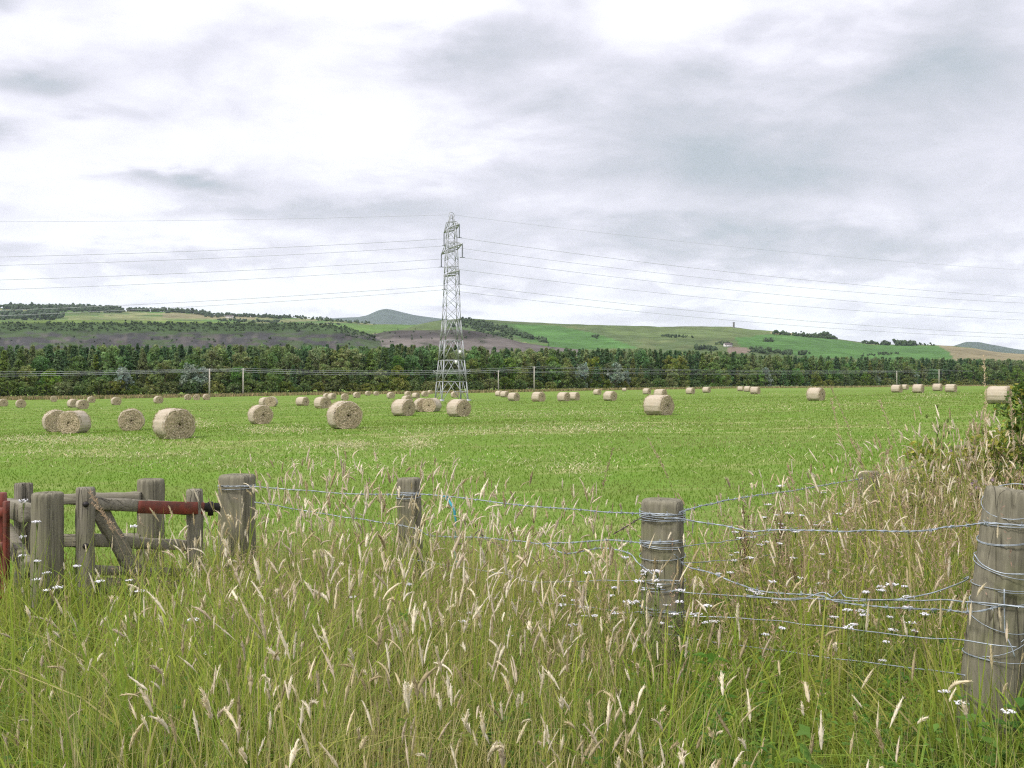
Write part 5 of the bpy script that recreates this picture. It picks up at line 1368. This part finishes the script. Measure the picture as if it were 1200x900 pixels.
def build_docks():
    for (px, py, D, lab) in [(873, 592, 5.4, 'dark brown dock seed stalk, left of the two tall ones'), (914, 585, 5.6, 'tallest dark brown dock seed stalk, right of its neighbour'), (935, 655, 4.9, 'short dark dock stalk low in the grass'), (1010, 640, 5.6, 'dark brown dock stalk under the thin grey post')]:
        x = X(px, D); g = float(ground(x, D)); h = EYE - (py - HY) / F * D - g
        t = thing('dock_plant', (x, D, g), RG.uniform(0, 6), label=lab, cat='weed')
        mb = MB(); mb.add(*tube([(0, 0, 0), (.02, 0, h * .5), (.01, .01, h)], [.005, .004, .002], 6)); seeds = MB(); col = np.array((0.15, 0.075, 0.05))
        st = []
        for k in range(9):
            a = RG.uniform(0, 6.28); z = h * RG.uniform(.5, .8); L = RG.uniform(.1, .2); e = np.array([math.cos(a) * L * .35, math.sin(a) * L * .35, z + L]); b = np.array([.015, 0, z])
            mb.add(*tube([b, e], [.0025, .0015], 4)); st.append((b, e))
        st += [(np.array([.02, 0, h * .55]), np.array([.01, .01, h]))] * 4
        n = 900; k = RG.integers(0, len(st), n); f = RG.random((n, 1)); c = np.array([st[i][0] for i in k]) * (1 - f) + np.array([st[i][1] for i in k]) * f
        V, Fq, C = leaf_cloud(c, np.full(n, .012), n, .004, col, 1.0, .4)
        link('stem', mb.mesh('stem', [M['bark']]), t); link('seed_head', np_mesh('seed_head', V, [Fq], [M['dry']], C), t)
build_docks()

def build_thistles():
    M['purple'] = mat_plain('thistle_purple', (0.42, 0.30, 0.40), .8, .1)
    for (px, py, D, lab) in [(1128, 524, 7.2, 'greyish purple flowering thistle left of the bush'), (1098, 470, 8.0, 'tall green budding thistle against the field'), (1143, 560, 6.2, 'low pale purple thistle above the leaning post')]:
        x = X(px, D); g = float(ground(x, D)); h = EYE - (py - HY) / F * D - g
        t = thing('thistle', (x, D, g), RG.uniform(0, 6), label=lab, cat='weed')
        mb = MB(); mb.add(*tube([(0, 0, 0), (.01, .01, h * .5), (0, 0, h * .97)], [.007, .006, .003], 6)); heads = MB(); ends = [np.array([0, 0, h * .97])]
        for k in range(11):
            a = RG.uniform(0, 6.28); z = h * RG.uniform(.55, .85); L = RG.uniform(.1, .22); e = np.array([math.cos(a) * L * .6, math.sin(a) * L * .6, z + L * .75]); mb.add(*tube([(0, 0, z), e * .5 + np.array([0, 0, z * .5 + .01]), e], [.004, .003, .002], 5)); ends.append(e)
        n = 260; zz = RG.uniform(.1, .9, n) * h; a = RG.uniform(0, 6.28, n); L = RG.uniform(.04, .11, n)[:, None] * (1.2 - zz / h)[:, None]
        b = np.stack([0 * a, 0 * a, zz], -1); d = np.stack([np.cos(a), np.sin(a), .4 + 0 * a], -1); s = np.stack([-np.sin(a), np.cos(a), 0 * a], -1)
        V = np.stack([b, b + d * L * .5 - s * L * .14, b + d * L, b + d * L * .5 + s * L * .14], 1).reshape(-1, 3)
        lc = np.repeat(pick(n, [(0.11, 0.17, 0.06), (0.14, 0.19, 0.08)]), 4, 0)
        link('stem', mb.mesh('stem', [M['ystem']]), t); link('foliage', np_mesh('foliage', V, [np.arange(n * 4).reshape(-1, 4)], [M['grass']], lc), t)
        for e in ends:
            fl = MB(); m = 46; dd = RG.normal(0, 1, (m, 3)); dd[:, 2] = np.abs(dd[:, 2]) + .5; dd /= np.linalg.norm(dd, axis=1)[:, None]; w = np.cross(dd, RG.normal(0, 1, (m, 3))); w /= np.linalg.norm(w, axis=1)[:, None]
            V = np.stack([e - w * .0025, e + w * .0025, e + dd * RG.uniform(.012, .026, (m, 1))], 1).reshape(-1, 3); fl.add(V, [np.arange(m * 3).reshape(-1, 3)])
            V, Fc = tube([e - np.array([0, 0, .012]), e, e + np.array([0, 0, .008])], [.005, .010, .007], 7); fl.add(V, Fc)
            link('flower_head', fl.mesh('flower_head', [M['purple'] if 'purple' in lab else M['ystem']]), t)
build_thistles()

def build_bush(name, px, D, top, wpx, n, label, cols, low=0.0):
    x = X(px, D); g = float(ground(x, D)); h = EYE - (top - HY) / F * D - g; w = wpx / F * D
    t = thing(name, (x, D, g), 0, label=label, cat='bush')
    mb = MB(); tips = []
    for k in range(26):
        a = RG.uniform(0, 6.28); r0 = RG.uniform(0, .12); L = h * RG.uniform(.6, 1.0); sp = RG.uniform(.05, .5) * w
        p0 = np.array([r0 * math.cos(a), r0 * math.sin(a), 0]); p2 = np.array([sp * math.cos(a), sp * math.sin(a), L * (1 - .25 * sp / w)]); p1 = (p0 + p2) / 2 + RG.normal(0, .05, 3)
        q = resample([p0, p1, p2], .06); mb.add(*tube(q, np.linspace(.010, .002, len(q)), 5))
        for j in range(9):
            i = RG.integers(len(q) // 4, len(q)); d = RG.normal(0, 1, 3); d[2] = abs(d[2]) * .6; d /= np.linalg.norm(d); e = q[i] + d * RG.uniform(.08, .26); mb.add(*tube([q[i], e], [.003, .001], 4)); tips.append((q[i], e))
        tips.append((q[len(q) // 2], q[-1]))
    tips = [(a, b) for a, b in tips if b[2] > low * h]
    k = RG.integers(0, len(tips), n); f = RG.random((n, 1)); c = np.array([tips[i][0] for i in k]) * (1 - f) + np.array([tips[i][1] for i in k]) * f
    V, Fq, C = leaf_cloud(c, np.full(n, .06), n, .018, (1, 1, 1), 1.0, .15)
    cc = pick(len(tips), cols)[k]; C = C * np.repeat(cc, 4, 0)
    link('branches', mb.mesh('branches', [M['bark']]), t); link('foliage', np_mesh('foliage', V, [Fq], [M['leaf']], C), t)
YG = [(0.21, 0.24, 0.045), (0.14, 0.19, 0.035), (0.29, 0.27, 0.06), (0.10, 0.14, 0.03)]
DG = [(0.07, 0.12, 0.03), (0.11, 0.16, 0.035), (0.05, 0.09, 0.025), (0.22, 0.22, 0.05)]
build_bush('hawthorn_bush', 1238, 6.4, 414, 140, 40000, 'dark green hawthorn bush with yellowing leaves at right edge', DG)
build_bush('bramble_bush', 1150, 6.9, 492, 150, 24000, 'yellow green bush spreading left below the dark hawthorn', YG)
build_bush('gorse_bush', 1080, 6.4, 560, 110, 7000, 'low yellowish bush behind the slack wires near the thin grey post', [(0.22, 0.20, 0.05), (0.14, 0.16, 0.04), (0.26, 0.22, 0.06), (0.18, 0.13, 0.06)])

def tall_stems():
    """the few long dead stems standing above everything on the right"""
    spec = [(1163, 432, 5.6), (1170, 470, 5.8), (1120, 478, 6.0), (1182, 500, 4.5), (1195, 470, 4.8), (1150, 500, 5.6), (1018, 475, 6.4), (928, 512, 5.2), (841, 512, 5.8), (1062, 455, 6.6), (1102, 480, 6.6), (1040, 500, 6.4), (960, 545, 5.6), (1140, 520, 5), (675, 530, 5.9), (1085, 530, 6), (190, 560, 4.9), (198, 562, 4.9)]
    n = len(spec); px, py, D = np.array(spec).T; x = X(px, D); g = ground(x, D); h = (EYE - (py - HY) / F * D - g) * 1.05
    c = pick(n, [(0.42, 0.34, 0.22), (0.36, 0.27, 0.18)])
    ldir = RG.choice([0, PI], n) + RG.normal(0, .3, n); curl = np.abs(RG.normal(.08, .09, n))
    V, Q, T, C, cc = blades(np.stack([x, D, g], -1), h, np.full(n, .0038), ldir, np.abs(RG.normal(.1, .1, n)), curl, RG.normal(0, .3, n), c, 8)
    m = 120; f = .78 + .22 * RG.random((n, m)); seg = np.clip((f * 8).astype(int), 0, 7); fr = (f * 8 - seg)[..., None]; ar = np.arange(n)[:, None]
    base = cc[ar, seg] * (1 - fr) + cc[ar, seg + 1] * fr; d = RG.normal(0, .6, (n, m, 3)); d[..., 2] += 1.1; d /= np.linalg.norm(d, axis=2)[..., None]
    sv = np.cross(d, RG.normal(0, 1, (n, m, 3))); sv /= np.linalg.norm(sv, axis=2)[..., None]
    e = base + d * RG.uniform(.008, .024, (n, m, 1)); Vs = np.stack([base, (base + e) / 2 + sv * .0022, e, (base + e) / 2 - sv * .0022], 2).reshape(-1, 3)
    o = len(V)
    tag(link('dead_stems', np_mesh('dead_stems', np.concatenate([V, Vs]), [np.concatenate([Q, np.arange(n * m * 4).reshape(-1, 4) + o]), T], [M['dry']], np.concatenate([C, np.repeat(c * 1.1, m * 4, 0)]))), 'long dry flowering grass stems standing above the rest at right', 'grass', kind='stuff')
tall_stems()

# ------------------------------------------------------------------ air
def build_haze():
    V, Fc = box((0, 5700, 435), (22000, 12000, 900))
    m = bpy.data.materials.new('haze_air'); m.use_nodes = True; t = NT(m.node_tree)
    v = t.n('VolumePrincipled', {'Color': (0.80, 0.88, 1.0, 1), 'Density': HAZE, 'Anisotropy': 0.2})
    t.n('OutputMaterial', {'Volume': v.outputs[0]})
    mb = MB(); mb.add(V, Fc); tag(link('haze', mb.mesh('haze', [m])), 'thin blue summer haze over the far hills', 'haze', kind='stuff')
HAZE = 3.3e-5
build_haze()

cy = scene.cycles
scene.world.cycles.sampling_method = 'MANUAL'; scene.world.cycles.sample_map_resolution = 2048
cy.max_bounces = 6; cy.diffuse_bounces = 3; cy.glossy_bounces = 2; cy.transmission_bounces = 3; cy.transparent_max_bounces = 6; cy.volume_bounces = 1
cy.sample_clamp_indirect = 6
cy.filter_width = 1.2; cy.use_denoising = False; cy.denoiser = 'OPENIMAGEDENOISE'; cy.denoising_input_passes = 'RGB_ALBEDO_NORMAL'; cy.denoising_prefilter = 'ACCURATE'
cy.pixel_filter_type = 'BLACKMAN_HARRIS'
